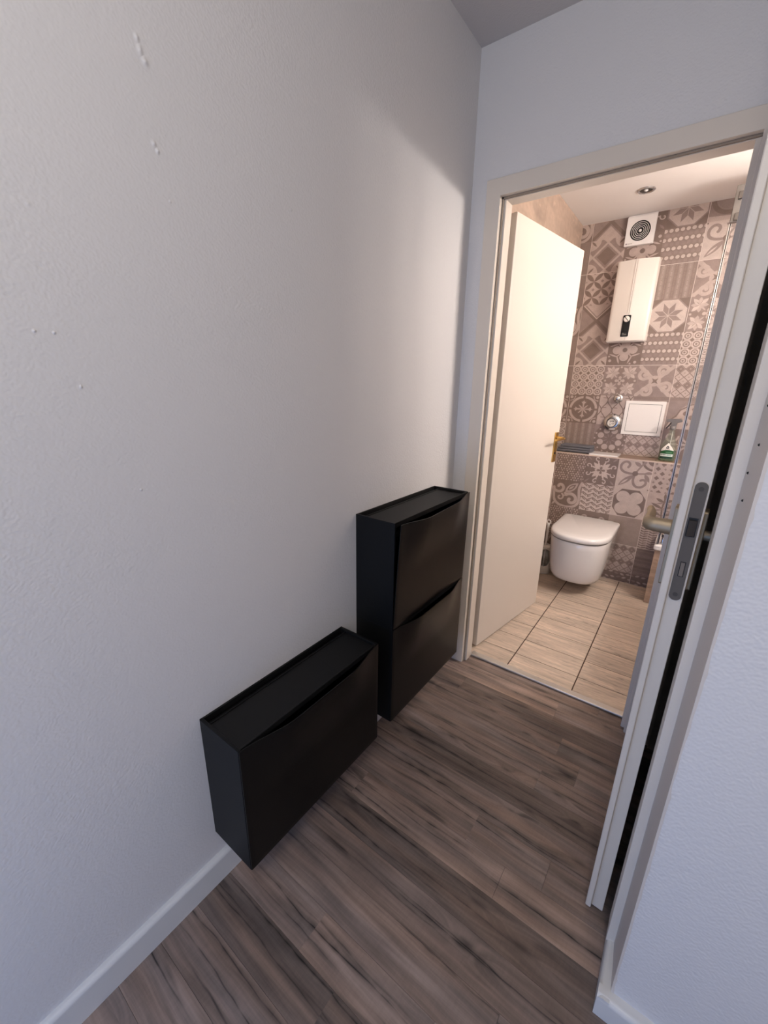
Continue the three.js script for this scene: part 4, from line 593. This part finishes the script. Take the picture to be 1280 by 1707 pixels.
// ---------------------------------------------------------------- shower base, screen and fittings in the right rear corner
{ const t = thing('shower_tray', 'raised stone-tiled shower base with a white rim beside the patchwork wall', 'shower base', [0, 0, 0]);
  const m = std({ map: stoneMap, color: 0xdccdc2, roughness: 0.42 });
  const z1 = -1.272, x0 = 0.777;
  mesh('core', box(x0 + 0.008, BR - 0.002, 0, 0.36, PRE + 0.002, z1 - 0.008), mat.grout, t);
  for (const [a, b] of [[0.001, 0.108], [0.110, 0.360]]) for (const [p, q] of [[x0, 1.2], [1.202, BR - 0.003]]) mesh('apron_tile', metric(box(p, q, a, b, z1 - 0.008, z1, 0.001, 1)), m, t);
  for (const [a, b] of [[0.001, 0.108], [0.110, 0.360]]) mesh('apron_tile', metric(box(x0, x0 + 0.008, a, b, PRE + 0.002, z1 - 0.0085)), m, t);
  mesh('rim', box(x0 - 0.010, BR - 0.002, 0.362, 0.400, PRE + 0.003, z1 + 0.012, 0.012, 4), mat.ceramic, t); partNames(t);
  const s = thing('shower_screen', 'glass shower screen with chrome post and curved handle, seen edge-on', 'shower screen', [0, 0, 0]);
  mesh('post', [box(0.777, 0.7835, 0.405, 2.10, -1.292, -1.268, 0.002), box(0.7865, 0.790, 0.405, 2.10, -1.290, -1.270, 0.001)], std({ color: 0xb4b0ac, roughness: 0.3, metalness: 1 }), s);
  mesh('seal', box(0.7836, 0.7864, 0.405, 2.10, -1.288, -1.272), mat.dark, s);
  mesh('glass_pane', box(0.792, 1.60, 0.410, 2.10, -1.284, -1.278), mat.glass, s);
  mesh('header_rail', box(0.779, BR - 0.003, 2.105, 2.262, -1.296, -1.270, 0.003), mat.steel, s);
  for (const y of [2.125, 2.215]) mesh('hinge', [box(0.792, 0.812, y - 0.016, y + 0.016, -1.2705, -1.254, 0.003)], mat.darkSteel, s);
  mesh('handle', tube([[0.846, 1.335, -1.279], [0.836, 1.335, -1.262], [0.823, 1.31, -1.248], [0.818, 1.26, -1.244], [0.823, 1.21, -1.248], [0.836, 1.185, -1.262], [0.846, 1.185, -1.279]], 0.004, 48, 10), mat.chrome, s); partNames(s);
  const v = thing('shower_tap', 'small chrome tap standing on the white shower rim behind the door handle', 'tap', [0.806, 0.4005, -1.300]);
  mesh('body', lathe([[0, 0], [0.014, 0], [0.014, 0.006], [0.010, 0.010], [0.010, 0.045], [0, 0.045]], 28), mat.chrome, v);
  mesh('cap', lathe([[0, 0.044], [0.012, 0.045], [0.013, 0.062], [0.008, 0.068], [0, 0.069]], 28), mat.steel, v);
}
// ---------------------------------------------------------------- ceiling spot (off)
{ const t = thing('ceiling_spot', 'round recessed ceiling spot with dark chrome trim, switched off', 'spotlight', [0.381, BC, -1.312]);
  mesh('trim_ring', lathe([[0.030, -0.001], [0.033, -0.006], [0.040, -0.006], [0.044, -0.003], [0.045, 0.0], [0.030, 0.0]], 48), mat.chrome, t);
  mesh('reflector', lathe([[0.0301, -0.0030], [0.022, -0.0016], [0, -0.0012]], 40), mat.darkSteel, t);
  mesh('bulb', lathe([[0, -0.008], [0.007, -0.007], [0.010, -0.003], [0.011, -0.0015], [0, -0.0013]], 28), mat.ceramic, t);
}
// ---------------------------------------------------------------- mirror lamp and washbasin on the right wall, outside the frame
{ const t = thing('mirror_lamp', 'three-bulb lamp on the right bathroom wall', 'lamp', [1.50, 1.90, 0]);
  mesh('bar', box(0.095, 0.118, -0.03, 0.03, -0.90, -0.41, 0.006), mat.chrome, t);
  for (const z of BULB.spots) {
    const b = mesh('bulb', new THREE.SphereGeometry(0.046, 28, 20).translate(0, 0, z), std({ color: 0xffffff, emissive: BULB.color, emissiveIntensity: 1.6, roughness: 0.4 }), t);
    mesh('socket', [cyl(0.016, 0.020, 0.07, 24).rotateZ(Math.PI / 2).translate(0.072, 0, z)], mat.chrome, b);
    b.castShadow = false; const l = new THREE.PointLight(BULB.color, BULB.power); l.name = 'bulb_light'; l.position.set(0, 0, z); l.castShadow = true; l.shadow.radius = 2.2; t.add(l);
  }
  partNames(t);
  const w = thing('washbasin', 'white washbasin on the right bathroom wall below the lamp', 'washbasin', [1.3, 0, -0.66]);
  mesh('basin', [box(-0.29, 0.318, 0.72, 0.86, -0.34, 0.34, 0.03, 4)], mat.ceramic, w);
  mesh('cabinet', box(-0.25, 0.318, 0.25, 0.719, -0.32, 0.32, 0.004), mat.plastic, w);
}
// ---------------------------------------------------------------- ceiling lamp of the hall, behind the camera
{ const t = thing('pendant_lamp', 'round white pendant globe hanging behind the camera', 'lamp', LAMP.at);
  mesh('globe', new THREE.SphereGeometry(LAMP.r, 40, 28), std({ color: 0xf4f0ea, emissive: LAMP.color, emissiveIntensity: 0.9, roughness: 0.5 }), t);
  mesh('cord', cyl(0.003, 0.003, CEIL - LAMP.at[1] - LAMP.r, 10).translate(0, (CEIL - LAMP.at[1] + LAMP.r) / 2, 0), mat.dark, t);
  mesh('ceiling_rose', lathe([[0, CEIL - LAMP.at[1] - 0.03], [0.05, CEIL - LAMP.at[1] - 0.028], [0.055, CEIL - LAMP.at[1]]], 32), mat.skirting, t);
  t.children[0].castShadow = false;
  const l = new THREE.PointLight(LAMP.color, LAMP.power); l.name = 'pendant_light'; l.castShadow = true; l.shadow.radius = 5; t.add(l);
}
scene.traverse((o) => { if (o.isGroup && o.userData.kind === 'structure') partNames(o); });
renderer.render(scene, camera);
